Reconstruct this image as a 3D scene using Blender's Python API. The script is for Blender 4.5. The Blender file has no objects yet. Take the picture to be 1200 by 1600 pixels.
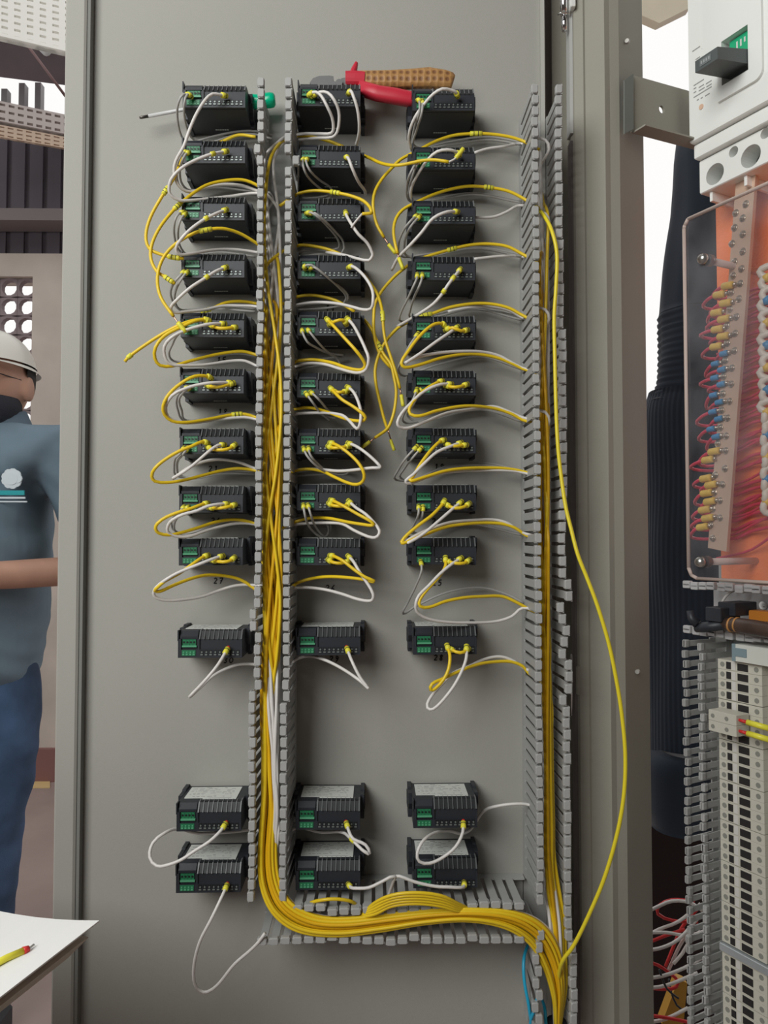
import bpy, bmesh, math, random
from mathutils import Vector, Matrix, noise
random.seed(7)
sc = bpy.context.scene
COL = sc.collection
PI = math.pi

# ------------------------------------------------------------------ camera
F_PX = 1180.0
CAM = Vector((0.0, -0.9, 1.2))
PITCH = math.atan(40.0 / F_PX)
YAW = math.atan(15.0 / F_PX)
cd = bpy.data.cameras.new('camera')
cd.sensor_fit = 'VERTICAL'
cd.sensor_height = 24.0
cd.sensor_width = 18.0
cd.lens = 24.0 * F_PX / 1600.0
cd.clip_start = 0.02
cam = bpy.data.objects.new('camera', cd)
COL.objects.link(cam)
cam.location = CAM
cam.rotation_euler = (PI / 2 + PITCH, 0, -YAW)
sc.camera = cam
# ------------------------------------------------------------------ sky and lights
w = bpy.data.worlds.new('overcast_sky')
sc.world = w
w.use_nodes = True
w.node_tree.nodes['Background'].inputs[0].default_value = (1.0, 0.985, 0.97, 1)
w.node_tree.nodes['Background'].inputs[1].default_value = 1.0


def area_light(name, loc, target, size, size_y, power, col):
    l = bpy.data.lights.new(name, 'AREA')
    l.shape = 'RECTANGLE'
    l.size = size
    l.size_y = size_y
    l.energy = power
    l.color = col
    o = bpy.data.objects.new(name, l)
    COL.objects.link(o)
    o.location = loc
    o.rotation_euler = (Vector(target) - Vector(loc)).to_track_quat('-Z', 'Y').to_euler()
    return o


area_light('door_key_light', (-0.90, -1.42, 2.08), (0.0, 0.0, 1.5), 1.1, 1.1, 32, (0.985, 1.0, 0.975))  # added key area light from the upper left; no window stands there
sc.view_settings.view_transform = 'Standard'
sc.view_settings.look = 'None'
sc.view_settings.gamma = 1.0
sc.view_settings.use_curve_mapping = False
sc.view_settings.exposure = 0.0

# ------------------------------------------------------------------ helpers
_R = cam.rotation_euler.to_matrix()


def ray(px, py):
    return _R @ Vector(((px - 600.0) / F_PX, (800.0 - py) / F_PX, -1.0))


def P(px, py, d=0.0):
    """point seen at a photo pixel, d metres in front of the door sheet (y = -d)"""
    r = ray(px, py)
    return CAM + r * ((-d - CAM.y) / r.y)


U = Vector((0.462, -0.887, 0)).normalized()     # along the cabinet front
N = Vector((-U.y * -1, 0, 0))
N = Vector((U.y, -U.x, 0))                      # out of the mounting plate
W = -N                                          # into the cabinet
A0 = P(1120, 840, -0.1)
A0.z = 0.0
ANG = math.atan2(U.y, U.x)


def L(s, o, t):
    return A0 + U * s + N * o + Vector((0, 0, t))


def Q(px, py, o):
    """(s, t) on the plane o metres out of the mounting plate"""
    r = ray(px, py)
    k = (o - (CAM - A0).dot(N)) / r.dot(N)
    p = CAM + r * k
    return (p - A0).dot(U), p.z


def PQ(px, py, o):
    s, t = Q(px, py, o)
    return L(s, o, t)


MATS = {}


def mat(name, col, rough=0.5, metal=0.0, bump=0.0, bscale=200.0, var=0.0, vscale=6.0, coat=0.0, emis=None, estr=1.0, spec=0.5, trans=0.0, ior=1.45, alpha=1.0):
    if name in MATS:
        return MATS[name]
    m = bpy.data.materials.new(name)
    m.use_nodes = True
    nt = m.node_tree
    b = nt.nodes['Principled BSDF']
    b.inputs['Base Color'].default_value = (*col, 1)
    b.inputs['Roughness'].default_value = rough
    b.inputs['Metallic'].default_value = metal
    b.inputs['Specular IOR Level'].default_value = spec
    b.inputs['Coat Weight'].default_value = coat
    b.inputs['Transmission Weight'].default_value = trans
    b.inputs['IOR'].default_value = ior
    b.inputs['Alpha'].default_value = alpha
    tc = None
    if var or bump:
        tc = nt.nodes.new('ShaderNodeTexCoord')
    if var:
        n = nt.nodes.new('ShaderNodeTexNoise')
        n.inputs['Scale'].default_value = vscale
        n.inputs['Detail'].default_value = 5
        nt.links.new(tc.outputs['Object'], n.inputs['Vector'])
        r = nt.nodes.new('ShaderNodeValToRGB')
        r.color_ramp.elements[0].position = 0.3
        r.color_ramp.elements[1].position = 0.7
        r.color_ramp.elements[0].color = (*[max(0, c * (1 - var)) for c in col], 1)
        r.color_ramp.elements[1].color = (*[min(1, c * (1 + var)) for c in col], 1)
        nt.links.new(n.outputs['Fac'], r.inputs['Fac'])
        nt.links.new(r.outputs['Color'], b.inputs['Base Color'])
    if bump:
        n = nt.nodes.new('ShaderNodeTexNoise')
        n.inputs['Scale'].default_value = bscale
        n.inputs['Detail'].default_value = 3
        nt.links.new(tc.outputs['Object'], n.inputs['Vector'])
        bp = nt.nodes.new('ShaderNodeBump')
        bp.inputs['Strength'].default_value = bump
        bp.inputs['Distance'].default_value = 0.002
        nt.links.new(n.outputs['Fac'], bp.inputs['Height'])
        nt.links.new(bp.outputs['Normal'], b.inputs['Normal'])
    if emis:
        b.inputs['Emission Color'].default_value = (*emis, 1)
        b.inputs['Emission Strength'].default_value = estr
    MATS[name] = m
    return m


PAINT = mat('grey_powder_coat', (0.37, 0.362, 0.33), 0.62, bump=0.12, bscale=900, var=0.03, vscale=3, spec=0.3)
PAINT2 = mat('grey_cabinet_paint', (0.31, 0.295, 0.25), 0.6, bump=0.12, bscale=700, var=0.04, vscale=4, spec=0.3)
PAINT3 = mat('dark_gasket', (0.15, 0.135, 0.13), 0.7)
BLACK = mat('black_plastic', (0.024, 0.027, 0.034), 0.45, bump=0.05, bscale=1500)
BLACK2 = mat('black_recess_shade', (0.008, 0.009, 0.011), 0.5)  # darker black plastic, recess shade put into the colour
CHAR = mat('charcoal_plastic', (0.045, 0.045, 0.047), 0.5)
FIN = mat('fin_edge_plastic', (0.13, 0.135, 0.14), 0.3)
GREEN = mat('green_connector', (0.02, 0.17, 0.075), 0.42)
GREEN2 = mat('pale_green_ledge', (0.10, 0.36, 0.20), 0.35)
METAL = mat('steel', (0.62, 0.62, 0.60), 0.3, metal=1.0)
CHROME = mat('chrome', (0.85, 0.85, 0.87), 0.1, metal=1.0)
LABEL = mat('paper_label', (0.66, 0.68, 0.64), 0.45)
INK = mat('black_ink', (0.02, 0.02, 0.022), 0.7)
GINK = mat('grey_ink', (0.33, 0.33, 0.32), 0.7)
DUCT = mat('grey_duct_pvc', (0.40, 0.40, 0.39), 0.5, bump=0.04, bscale=800)
YEL = mat('yellow_wire_pvc', (0.82, 0.57, 0.02), 0.35)
YELB = mat('yellow_wire_bounce_tint', (0.78, 0.45, 0.01), 0.35)  # same yellow pvc, golden bounce light inside the ducts put into the colour
YEL2 = mat('lemon_sleeve', (0.80, 0.74, 0.06), 0.4)
WHT = mat('white_wire_pvc', (0.72, 0.69, 0.66), 0.35)
GRY = mat('grey_white_wire_pvc', (0.42, 0.41, 0.39), 0.4)
CYAN = mat('cyan_wire_pvc', (0.02, 0.38, 0.60), 0.35)
RED = mat('red_plastic', (0.62, 0.03, 0.03), 0.35)
COPPER = mat('copper_strand', (0.7, 0.42, 0.3), 0.3, metal=1.0)


def link(o, parent=None, world=None):
    COL.objects.link(o)
    if parent is not None:
        o.parent = parent
    return o


WLOC = {}


def tag(o, label=None, cat=None, group=None, kind=None):
    if label:
        o['label'] = label
    if cat:
        o['category'] = cat
    if group:
        o['group'] = group
    if kind:
        o['kind'] = kind
    return o


def empty(name, loc, rz=0.0, **kw):
    o = bpy.data.objects.new(name, None)
    o.empty_display_size = 0.02
    o.location = loc
    o.rotation_euler = (0, 0, rz)
    COL.objects.link(o)
    WLOC[o.name] = Vector(loc)
    tag(o, **kw)
    return o


class MB:
    """collects verts / faces"""

    def __init__(self):
        self.v = []
        self.f = []
        self.m = []
        self.mi = 0

    def add(self, vs, fs):
        n = len(self.v)
        self.v += [Vector(v) for v in vs]
        self.f += [tuple(n + i for i in f) for f in fs]
        self.m += [self.mi] * len(fs)
        return self

    def hexa(self, p):
        """8 corners: 0-3 bottom loop, 4-7 top loop"""
        return self.add(p, [(3, 2, 1, 0), (4, 5, 6, 7), (0, 1, 5, 4), (1, 2, 6, 5), (2, 3, 7, 6), (3, 0, 4, 7)])

    def box(self, x0, x1, y0, y1, z0, z1, fn=None):
        p = [(x0, y0, z0), (x1, y0, z0), (x1, y1, z0), (x0, y1, z0), (x0, y0, z1), (x1, y0, z1), (x1, y1, z1), (x0, y1, z1)]
        if fn:
            p = [fn(*q) for q in p]
        return self.hexa(p)

    def rbox(self, x0, x1, y0, y1, z0, z1, b, fn=None):
        """box with chamfered edges on the x/z outline and on the front (low y) rim"""
        b = min(b, (x1 - x0) * .45, (z1 - z0) * .45)
        def loop(c, y, ins):
            a0, a1, c0, c1 = x0 + ins, x1 - ins, z0 + ins, z1 - ins
            return [(a0 + c, y, c0), (a1 - c, y, c0), (a1, y, c0 + c), (a1, y, c1 - c), (a1 - c, y, c1), (a0 + c, y, c1), (a0, y, c1 - c), (a0, y, c0 + c)]
        vs = loop(b, y1, 0) + loop(b, y0 + b, 0) + loop(b * .7, y0, b * .6)
        if fn:
            vs = [fn(*q) for q in vs]
        fs = [tuple(range(8)), tuple(range(23, 15, -1))]
        for k in (0, 8):
            for i in range(8):
                j = (i + 1) % 8
                fs.append((k + i, k + 8 + i, k + 8 + j, k + j))
        return self.add(vs, fs)

    def prism(self, pts, vec, fn=None):
        n = len(pts)
        a = [Vector(p) for p in pts]
        b = [p + Vector(vec) for p in a]
        vs = a + b
        if fn:
            vs = [fn(*q) for q in vs]
        fs = [tuple(range(n - 1, -1, -1)), tuple(range(n, 2 * n))]
        for i in range(n):
            j = (i + 1) % n
            fs.append((i, j, n + j, n + i))
        return self.add(vs, fs)

    def tube(self, pts, r, n=8, caps=True):
        pts = [Vector(p) for p in pts]
        k = len(pts)
        rs = r if isinstance(r, (list, tuple)) else [r] * k
        t = (pts[1] - pts[0]).normalized()
        up = Vector((0, 0, 1)) if abs(t.z) < 0.9 else Vector((1, 0, 0))
        a = t.cross(up).normalized()
        base = len(self.v)
        for i, p in enumerate(pts):
            t2 = (pts[min(i + 1, k - 1)] - pts[max(i - 1, 0)])
            if t2.length > 1e-9:
                t = t2.normalized()
            a = (a - t * a.dot(t))
            if a.length < 1e-6:
                a = t.orthogonal()
            a.normalize()
            b = t.cross(a)
            for j in range(n):
                g = 2 * PI * j / n
                self.v.append(p + (a * math.cos(g) + b * math.sin(g)) * rs[i])
        for i in range(k - 1):
            for j in range(n):
                q = (j + 1) % n
                self.f.append((base + i * n + j, base + i * n + q, base + (i + 1) * n + q, base + (i + 1) * n + j))
                self.m.append(self.mi)
        if caps:
            self.f.append(tuple(base + j for j in range(n - 1, -1, -1)))
            self.f.append(tuple(base + (k - 1) * n + j for j in range(n)))
            self.m += [self.mi] * 2
        return self

    def disc_cyl(self, c, axis, r, h, n=16, r2=None):
        c = Vector(c)
        ax = Vector(axis).normalized()
        return self.tube([c, c + ax * h], [r, r if r2 is None else r2], n)

    def mesh(self, name, mats, smooth=False):
        me = bpy.data.meshes.new(name)
        me.from_pydata([tuple(v) for v in self.v], [], self.f)
        for m in (mats if isinstance(mats, (list, tuple)) else [mats]):
            me.materials.append(m)
        if any(self.m):
            me.polygons.foreach_set('material_index', self.m)
        if smooth:
            me.polygons.foreach_set('use_smooth', [True] * len(me.polygons))
        me.update()
        return me

    def build(self, name, mats, parent=None, smooth=False, local=False, **kw):
        """verts are in world space; the origin is put at the base centre. local=True: verts are already parent-local"""
        xs = [v.x for v in self.v]
        ys = [v.y for v in self.v]
        zs = [v.z for v in self.v]
        c = Vector(((min(xs) + max(xs)) / 2, (min(ys) + max(ys)) / 2, min(zs)))
        for v in self.v:
            v -= c
        me = self.mesh(name, mats, smooth)
        o = bpy.data.objects.new(name, me)
        COL.objects.link(o)
        if parent is not None:
            o.parent = parent
            o.location = c if local else c - WLOC.get(parent.name, Vector((0, 0, 0)))
            WLOC[o.name] = c if not local else WLOC.get(parent.name, Vector()) + c
        else:
            o.location = c
            WLOC[o.name] = c
        tag(o, **kw)
        return o


def bake(o):
    """apply modifiers without operators"""
    bpy.context.view_layer.update()
    dg = bpy.context.evaluated_depsgraph_get()
    me = bpy.data.meshes.new_from_object(o.evaluated_get(dg))
    o.modifiers.clear()
    o.data = me
    return o


def boolean_cut(o, cutter):
    bpy.context.view_layer.update()
    m = o.modifiers.new('cut', 'BOOLEAN')
    m.operation = 'DIFFERENCE'
    m.solver = 'EXACT'
    m.object = cutter
    bake(o)
    bpy.data.objects.remove(cutter)


def spline(pts, step=0.006):
    """centripetal-ish Catmull-Rom through points"""
    pts = [Vector(p) for p in pts]
    out = []
    n = len(pts)
    for i in range(n - 1):
        p1, p2 = pts[i], pts[i + 1]
        p0 = pts[i - 1] if i else p1 * 2 - p2
        p3 = pts[i + 2] if i + 2 < n else p2 * 2 - p1
        l = (p2 - p1).length
        m1 = (p2 - p0)
        m2 = (p3 - p1)
        m1 = m1.normalized() * l if m1.length > 0 else m1
        m2 = m2.normalized() * l if m2.length > 0 else m2
        k = max(2, int(l / step))
        for j in range(k):
            t = j / k
            t2, t3 = t * t, t * t * t
            out.append(p1 * (2 * t3 - 3 * t2 + 1) + m1 * (t3 - 2 * t2 + t) + p2 * (-2 * t3 + 3 * t2) + m2 * (t3 - t2))
    out.append(pts[-1])
    return out


def interp(tab, t):
    for (a, va), (b, vb) in zip(tab, tab[1:]):
        if t <= b:
            k = (t - a) / (b - a) if b > a else 0
            return va + (vb - va) * k
    return tab[-1][1]


ORD = ['first', 'second', 'third', 'fourth', 'fifth', 'sixth', 'seventh', 'eighth', 'ninth', 'tenth', 'eleventh', 'twelfth']

#==SECTION STRUCTURE==
exec_order = None
# ------------------------------------------------------------------ workshop shell
FLOOR = mat('worn_pink_floor', (0.34, 0.26, 0.24), 0.6, var=0.15, vscale=2.5, bump=0.1, bscale=40)
CREAM = mat('stained_cream_plaster', (0.60, 0.53, 0.47), 0.8, var=0.14, vscale=3.0, bump=0.3, bscale=30)
DARKSHEET = mat('purple_brown_sheet', (0.085, 0.07, 0.085), 0.55, var=0.25, vscale=2)
RUST = mat('dark_truss_paint', (0.07, 0.045, 0.05), 0.6, var=0.2)
MB().box(-6, 6, -4, 8, -0.1, 0.0).build('floor', FLOOR, kind='structure')


def bgp(px, py, Y):
    return P(px, py, -Y)


# back wall, cream, with pierced block panel
WY = 2.9
zt = bgp(50, 396, WY).z
x_panel0, x_panel1 = bgp(-60, 500, WY).x, bgp(50, 500, WY).x
z_panel0, z_panel1 = bgp(50, 760, WY).z, bgp(50, 432, WY).z
wall = MB()
wall.box(-6, x_panel0, WY, WY + .15, 0, zt)
wall.box(x_panel1, 0.9, WY, WY + .15, 0, zt)
wall.box(x_panel0, x_panel1, WY, WY + .15, 0, z_panel0)
wall.box(x_panel0, x_panel1, WY, WY + .15, z_panel1, zt)
backwall = wall.build('wall_back', CREAM, kind='structure')
# pierced blocks: each block a frame with a rounded hexagonal opening
nbx, nbz = 4, 11
bw, bh = (x_panel1 - x_panel0) / nbx, (z_panel1 - z_panel0) / nbz
pb = MB()
outer = []
for k in range(12):
    g = 2 * PI * k / 12
    outer.append((math.cos(g), math.sin(g)))
def sq(g, a, b):
    c, s = math.cos(g), math.sin(g)
    k = min(a / abs(c) if abs(c) > 1e-6 else 1e9, b / abs(s) if abs(s) > 1e-6 else 1e9)
    return c * k, s * k
ring_o = [sq(2 * PI * k / 12 + PI / 12, bw / 2 * .985, bh / 2 * .985) for k in range(12)]
ring_i = [(math.cos(2 * PI * k / 12 + PI / 12) * bw * .44, math.sin(2 * PI * k / 12 + PI / 12) * bh * .41) for k in range(12)]
vs, fs = [], []
for y in (0, .035):
    vs += [(a, y, b) for a, b in ring_o] + [(a, y, b) for a, b in ring_i]
for k in range(12):
    j = (k + 1) % 12
    fs += [(k, 12 + k, 12 + j, j), (24 + k, 24 + j, 36 + j, 36 + k), (12 + k, 36 + k, 36 + j, 12 + j), (k, j, 24 + j, 24 + k)]
pb.add(vs, fs)
BLOCK = mat('pierced_concrete_block', (0.30, 0.24, 0.25), 0.85, var=0.1)
bme = pb.mesh('pierced_block', BLOCK)
for i in range(nbx):
    for j in range(nbz):
        o = bpy.data.objects.new('pierced_block', bme)
        COL.objects.link(o)
        o.parent = backwall
        o.location = Vector((x_panel0 + bw * (i + .5), WY + .03, z_panel0 + bh * (j + .5))) - WLOC[backwall.name]
# dark sheets above the wall
ds = MB()
n = 70
xa, xb = -5.5, 0.9
for i in range(n):
    x0 = xa + (xb - xa) * i / n
    x1 = xa + (xb - xa) * (i + .5) / n
    x2 = xa + (xb - xa) * (i + 1) / n
    ds.box(x0 - .01, x1 + .01, WY + .02, WY + .04, zt, bgp(50, 196, WY).z)
    ds.box(x1 - .01, x2 + .01, WY + .035, WY + .055, zt, bgp(50, 196, WY).z)
ds.build('wall_upper', DARKSHEET, kind='structure')
BEAM = mat('grey_beam', (0.20, 0.17, 0.17), 0.6)
MB().box(-4.5, 0.9, WY - .14, WY, bgp(50, 362, WY).z, bgp(50, 344, WY).z).build('trim_1', BEAM, kind='structure')
MB().box(-4.5, 0.9, WY - .03, WY, 0, 0.16).build('baseboard_back', mat('red_brown_skirt', (0.25, 0.12, 0.11), 0.7), kind='structure')
# unseen roof, right wall and rear wall (behind the photographer), set to shape light
ROOF = mat('grey_roof_sheet', (0.16, 0.15, 0.15), 0.7, var=0.1)
MB().box(-3.6, 6, -4, -0.4, 3.9, 4.0).build('ceiling', ROOF, kind='structure')
SIDE = mat('dull_wall', (0.28, 0.26, 0.24), 0.8, var=0.1)
MB().box(3.6, 3.7, -4, 1.2, 0, 3.9).build('wall_right', SIDE, kind='structure')
MB().box(-3.6, 3.6, -4.0, -3.9, 0, 3.9).build('wall_front', SIDE, kind='structure')
MB().box(-3.7, -3.6, -4.0, -0.4, 0, 3.9).build('blocker_wall_left', SIDE, kind='structure')  # unseen wall added to cut ambient light from the left

# yellow / red floor marking
fm = empty('floor_marking', bgp(60, 1218, 2.35).xy.to_3d(), label='yellow and red painted strip on the workshop floor behind the man', cat='floor marking')
zz = 0.004
def floor_quad(name, m, pts):
    vs = []
    for (px, py) in pts:
        r = ray(px, py)
        p = CAM + r * (-CAM.z / r.z)
        vs.append(Vector((p.x, p.y, 0)))
    q = MB()
    q.prism([(v.x, v.y, 0.0005) for v in vs], (0, 0, zz))
    q.build(name, m, fm)
floor_quad('yellow_paint', mat('yellow_floor_paint', (0.68, 0.50, 0.24), 0.6), [(20, 1232), (78, 1232), (78, 1190), (66, 1189), (30, 1190)])
floor_quad('red_paint', mat('red_floor_paint', (0.50, 0.20, 0.20), 0.6), [(71, 1218), (90, 1222), (90, 1180), (64, 1180)])
#==SECTION LEFTBG==
# ------------------------------------------------------------------ trays, truss on the left
def perforated_tray(corners, nu, nv, mu, mv, m, label, thick=0.012, lip=None, group=None):
    """flat tray sheet with rows of real slots. corners: 4 world points a(bottom-left) b(bottom-right) c(top-right) d(top-left)"""
    a, b, c, d = [Vector(p) for p in corners]
    def at(u, v):
        return (a * (1 - u) + b * u) * (1 - v) + (d * (1 - u) + c * u) * v
    nrm = (b - a).cross(d - a).normalized()
    mb = MB()
    us = [0.0]
    for i in range(nu):
        us += [(i + .5 - mu / 2) / nu, (i + .5 + mu / 2) / nu]
    us.append(1.0)
    vs = [0.0]
    for i in range(nv):
        vs += [(i + .5 - mv / 2) / nv, (i + .5 + mv / 2) / nv]
    vs.append(1.0)
    for i in range(len(us) - 1):
        for j in range(len(vs) - 1):
            if i % 2 == 1 and j % 2 == 1:
                continue
            q = [at(us[i], vs[j]), at(us[i + 1], vs[j]), at(us[i + 1], vs[j + 1]), at(us[i], vs[j + 1])]
            mb.hexa(q + [p + nrm * thick for p in q])
    e = empty('cable_tray', (a + b) / 2, label=label, cat='cable tray', group=group)
    mb.build('slotted_sheet', m, e)
    s = MB()
    s.hexa([a, b, b + nrm * .016, a + nrm * .016, a + (d - a) * .02, b + (c - b) * .02, b + (c - b) * .02 + nrm * .016, a + (d - a) * .02 + nrm * .016])
    s.build('folded_rim', m, e)
    return e


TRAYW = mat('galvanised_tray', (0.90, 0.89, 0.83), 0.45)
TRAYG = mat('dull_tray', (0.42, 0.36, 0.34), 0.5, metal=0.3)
TRAYO = mat('peach_tray', (0.72, 0.56, 0.44), 0.5)  # peach base colour of the tray edge
Y1 = 1.3
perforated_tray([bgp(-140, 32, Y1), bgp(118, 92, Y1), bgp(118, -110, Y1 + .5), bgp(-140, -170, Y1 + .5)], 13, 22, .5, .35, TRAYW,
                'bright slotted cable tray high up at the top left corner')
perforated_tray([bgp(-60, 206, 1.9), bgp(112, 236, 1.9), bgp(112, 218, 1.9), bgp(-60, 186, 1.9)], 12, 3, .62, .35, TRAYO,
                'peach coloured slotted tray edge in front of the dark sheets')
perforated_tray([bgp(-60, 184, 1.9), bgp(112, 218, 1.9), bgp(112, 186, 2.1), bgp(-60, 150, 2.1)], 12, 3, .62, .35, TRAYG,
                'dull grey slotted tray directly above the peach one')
tr = empty('roof_truss', bgp(40, 110, 2.4), label='dark roof beam crossing under the bright cable tray at left', cat='roof beam')
q = MB()
q.hexa([bgp(-100, 108, 2.4), bgp(125, 136, 2.4), bgp(125, 136, 2.55), bgp(-100, 108, 2.55), bgp(-100, 20, 2.4), bgp(125, 60, 2.4), bgp(125, 60, 2.55), bgp(-100, 20, 2.55)])
q.build('beam', RUST, tr)
q = MB()
q.tube([bgp(44, 72, 2.3), bgp(108, 158, 2.3)], .006, 8)
q.build('brace', mat('red_brown_rod', (0.2, 0.11, 0.11), .5), tr, smooth=True)
fx = empty('lamp_fitting', bgp(78, 90, 2.42), label='pale lamp fitting hanging from the dark roof beam', cat='lamp fitting')
q = MB()
q.tube([bgp(76, 60, 2.42), bgp(76, 84, 2.42), bgp(76, 96, 2.42)], [.02, .038, .013], 12)
q.build('shade', mat('pale_plastic', (0.6, 0.6, 0.6), .4), fx, smooth=True)
q = MB()
for xx in (-70, -10, 8, 35, 60):
    q.box(bgp(xx, 170, 2.7).x, bgp(xx + 9, 170, 2.7).x, 2.66, 2.7, bgp(0, 190, 2.7).z, bgp(0, 134 + (xx * 7) % 22, 2.7).z)
tag(q.build('hanging_straps', mat('hazy_grey', (0.35, 0.33, 0.34), .7)), 'grey hanging straps against the bright gap above the trays', 'straps', kind='stuff')
#==SECTION DOOR==
# ------------------------------------------------------------------ the open cabinet door
door = empty('control_panel', P(480, 1900, 0), label='open grey steel cabinet door carrying the black controllers and cable ducts', cat='cabinet door')
ZB, ZT = P(480, 1990, 0).z, P(480, -260, 0).z
xl = P(90, 840, .0145).x
xr = P(858, 840, 0).x
MB().box(xl + .002, xr, 0.0, 0.0016, ZB, ZT).build('door_sheet', PAINT, door)
# left folded edge: side wall + inward lip
lw = P(123, 840, .0145).x
lip = MB()
prof = [(xl, .0018), (xl, -.0125), (xl + .002, -.0145), (lw - .002, -.0145), (lw + .0005, -.0125), (lw, -.009), (lw - .0015, -.012), (xl + .0018, -.0125), (xl + .0018, .0018)]
lip.prism([(a, b, ZB) for a, b in prof], (0, 0, ZT - ZB))
lip.build('folded_edge', PAINT, door)
g = MB()
g.box(lw - .006, lw + .0045, -.0115, 0.0, ZB, ZT)  # dark strip in place of the shadow groove beside the lip
g.build('lip_shadow_strip', mat('lip_shadow_grey', (0.20, 0.20, 0.185), .8), door)
# right return of the door
xr0 = P(850, 840, .006).x
rr = MB()
rr.prism([(a, b, ZB) for a, b in [(xr0, 0), (xr0, -.006), (xr0 + .0045, -.008), (xr0 + .005, .03), (xr0 + .003, .03), (xr0 + .003, 0)]], (0, 0, ZT - ZB))
rr.build('hinge_side_return', PAINT, door)


# handwritten numbers in marker, as thin strokes
DIG = {'0': [[(.5, 1), (.1, .7), (.1, .3), (.5, 0), (.9, .3), (.9, .7), (.5, 1)]], '1': [[(.3, .75), (.6, 1), (.55, 0)]],
       '2': [[(.1, .8), (.5, 1), (.85, .75), (.2, .05), (.9, .08)]], '4': [[(.6, 1), (.1, .4), (.9, .42)], [(.65, .7), (.6, 0)]],
       '5': [[(.85, 1), (.25, .95), (.2, .55), (.7, .6), (.8, .25), (.45, 0), (.1, .1)]], '6': [[(.75, 1), (.25, .5), (.2, .15), (.55, 0), (.8, .25), (.5, .45), (.25, .3)]],
       '7': [[(.1, .95), (.9, 1), (.4, 0)], [(.3, .5), (.8, .52)]], '8': [[(.5, .5), (.2, .75), (.5, 1), (.8, .78), (.2, .25), (.5, 0), (.8, .22), (.5, .5)]],
       '9': [[(.8, .7), (.5, .5), (.2, .75), (.5, 1), (.8, .8), (.75, .4), (.4, 0)]], '3': [[(.15, .9), (.6, 1), (.8, .75), (.4, .52), (.8, .3), (.5, 0), (.1, .1)]]}


def marker_number(txt, px, py, h=11):
    mb = MB()
    for k, ch in enumerate(txt):
        for st in DIG[ch]:
            pts = []
            for a, b in st:
                p = P(px + k * h * .95 + a * h * .7 + b * 1.2, py - b * h, 0.0)
                pts.append(Vector((p.x, -.0005, p.z)))
            for a, b in zip(pts, pts[1:]):
                dvec = (b - a)
                dl = dvec.length or 1
                nn = Vector((-dvec.z, 0, dvec.x)) / dl * .0006
                mb.hexa([a - nn, b - nn, b - nn + Vector((0, .0004, 0)), a - nn + Vector((0, .0004, 0)), a + nn, b + nn, b + nn + Vector((0, .0004, 0)), a + nn + Vector((0, .0004, 0))])
    mb.build('marker_number', INK, door)


for t, x, y in [('15', 338, 567), ('18', 340, 648), ('21', 325, 737), ('24', 329, 818), ('27', 333, 912), ('30', 349, 1036), ('26', 508, 923),
                ('29', 514, 1034), ('11', 508, 486), ('19', 678, 734), ('22', 674, 819), ('25', 675, 915), ('28', 677, 1032)]:
    marker_number(t, x, y, 9)

# ------------------------------------------------------------------ hinge post of the cabinet
def pxy(px, d):
    p = P(px, 840, d)
    return (p.x, p.y)


post = empty('cabinet_frame_post', Vector((*pxy(950, 0), 0)), label='dark grey vertical steel post of the cabinet frame right of the door', cat='frame post')
prof = [pxy(868, -.035), pxy(893, -.035), pxy(897, .004), pxy(904, .012), pxy(918, .018), pxy(921, .017), pxy(952, .034), pxy(960, .030), pxy(975, .028), pxy(1012, -.020)]
back = [(p[0] + .002, p[1] + .004) for p in prof]
mb = MB()
for (a, b), (c, d), (e, f_), (g_, h_) in zip(prof, prof[1:], back, back[1:]):
    mb.hexa([(a, b, ZB), (c, d, ZB), (g_, h_, ZB), (e, f_, ZB), (a, b, ZT), (c, d, ZT), (g_, h_, ZT), (e, f_, ZT)])
mb.build('folded_profile', PAINT2, post)
c = pxy(862, -.045)
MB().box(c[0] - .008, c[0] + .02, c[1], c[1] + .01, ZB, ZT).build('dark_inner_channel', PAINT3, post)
sx = pxy(898, .006)
MB().box(sx[0] - .0022, sx[0] + .0015, sx[1] - .004, sx[1] + .012, P(898, 215, 0).z, ZT).build('edge_strip', mat('light_edge_strip', (0.5, 0.5, 0.48), .35), post)
sx = pxy(899, .006)
MB().box(sx[0] - .0022, sx[0] + .0015, sx[1] - .002, sx[1] + .012, ZB, P(898, 225, 0).z).build('lower_edge_strip', PAINT3, post)
for (px, py, r) in [(981, 66, 3.2), (997, 1049, 3.2)]:
    q = MB()
    p = P(px, py, .008 if py > 500 else .016)
    q.disc_cyl(p, (-.6, -.8, 0), .0026, .004, 12)
    q.build('rivet', mat('dull_rivet', (.5, .48, .45), .45, metal=.4), post, smooth=False)
# hinges
def hinge(top, y0, y1, label):
    h = empty('door_hinge', P(884, y1, .0), label=label, cat='hinge')
    a = P(881, y0, 0.008)
    b = P(881, y1, 0.008)
    q = MB()
    q.rbox(P(888, 0, 0).x if not top else a.x - .006, P(905, 0, 0).x if not top else a.x + .006, -.012, .006, b.z, a.z, .0015)
    q.build('knuckle', PAINT2 if not top else CHROME, h)
    return h, a, b
h, a, b = hinge(False, 1040, 1086, 'grey block hinge joining the door to the post at mid height')
q = MB()
c1 = P(893, 1118, .008)
c2 = P(893, 1022, .008)
q.tube([c1, c2], .0016, 10)
q.build('pin', CHROME, h, smooth=True)
h = empty('door_hinge', P(882, 48, .008), label='chrome hinge pin with hook at the top of the door edge', cat='hinge')
q = MB()
q.tube([P(882, 48, .012), P(881.5, 28, .012), P(881, 25, .012)], [.0032, .0036, .002], 14)
q.tube([P(881, 24, .012), P(881, -30, .012)], .0042, 14)
q.build('pin', CHROME, h, smooth=True)
q = MB()
q.tube(spline([P(872, 23, .014), P(876, 20, .018), P(883, 18, .016), P(889, 22, .014), P(892, 14, .010)], .002), .0009, 6)
q.build('wire_hook', METAL, h, smooth=True)
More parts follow.
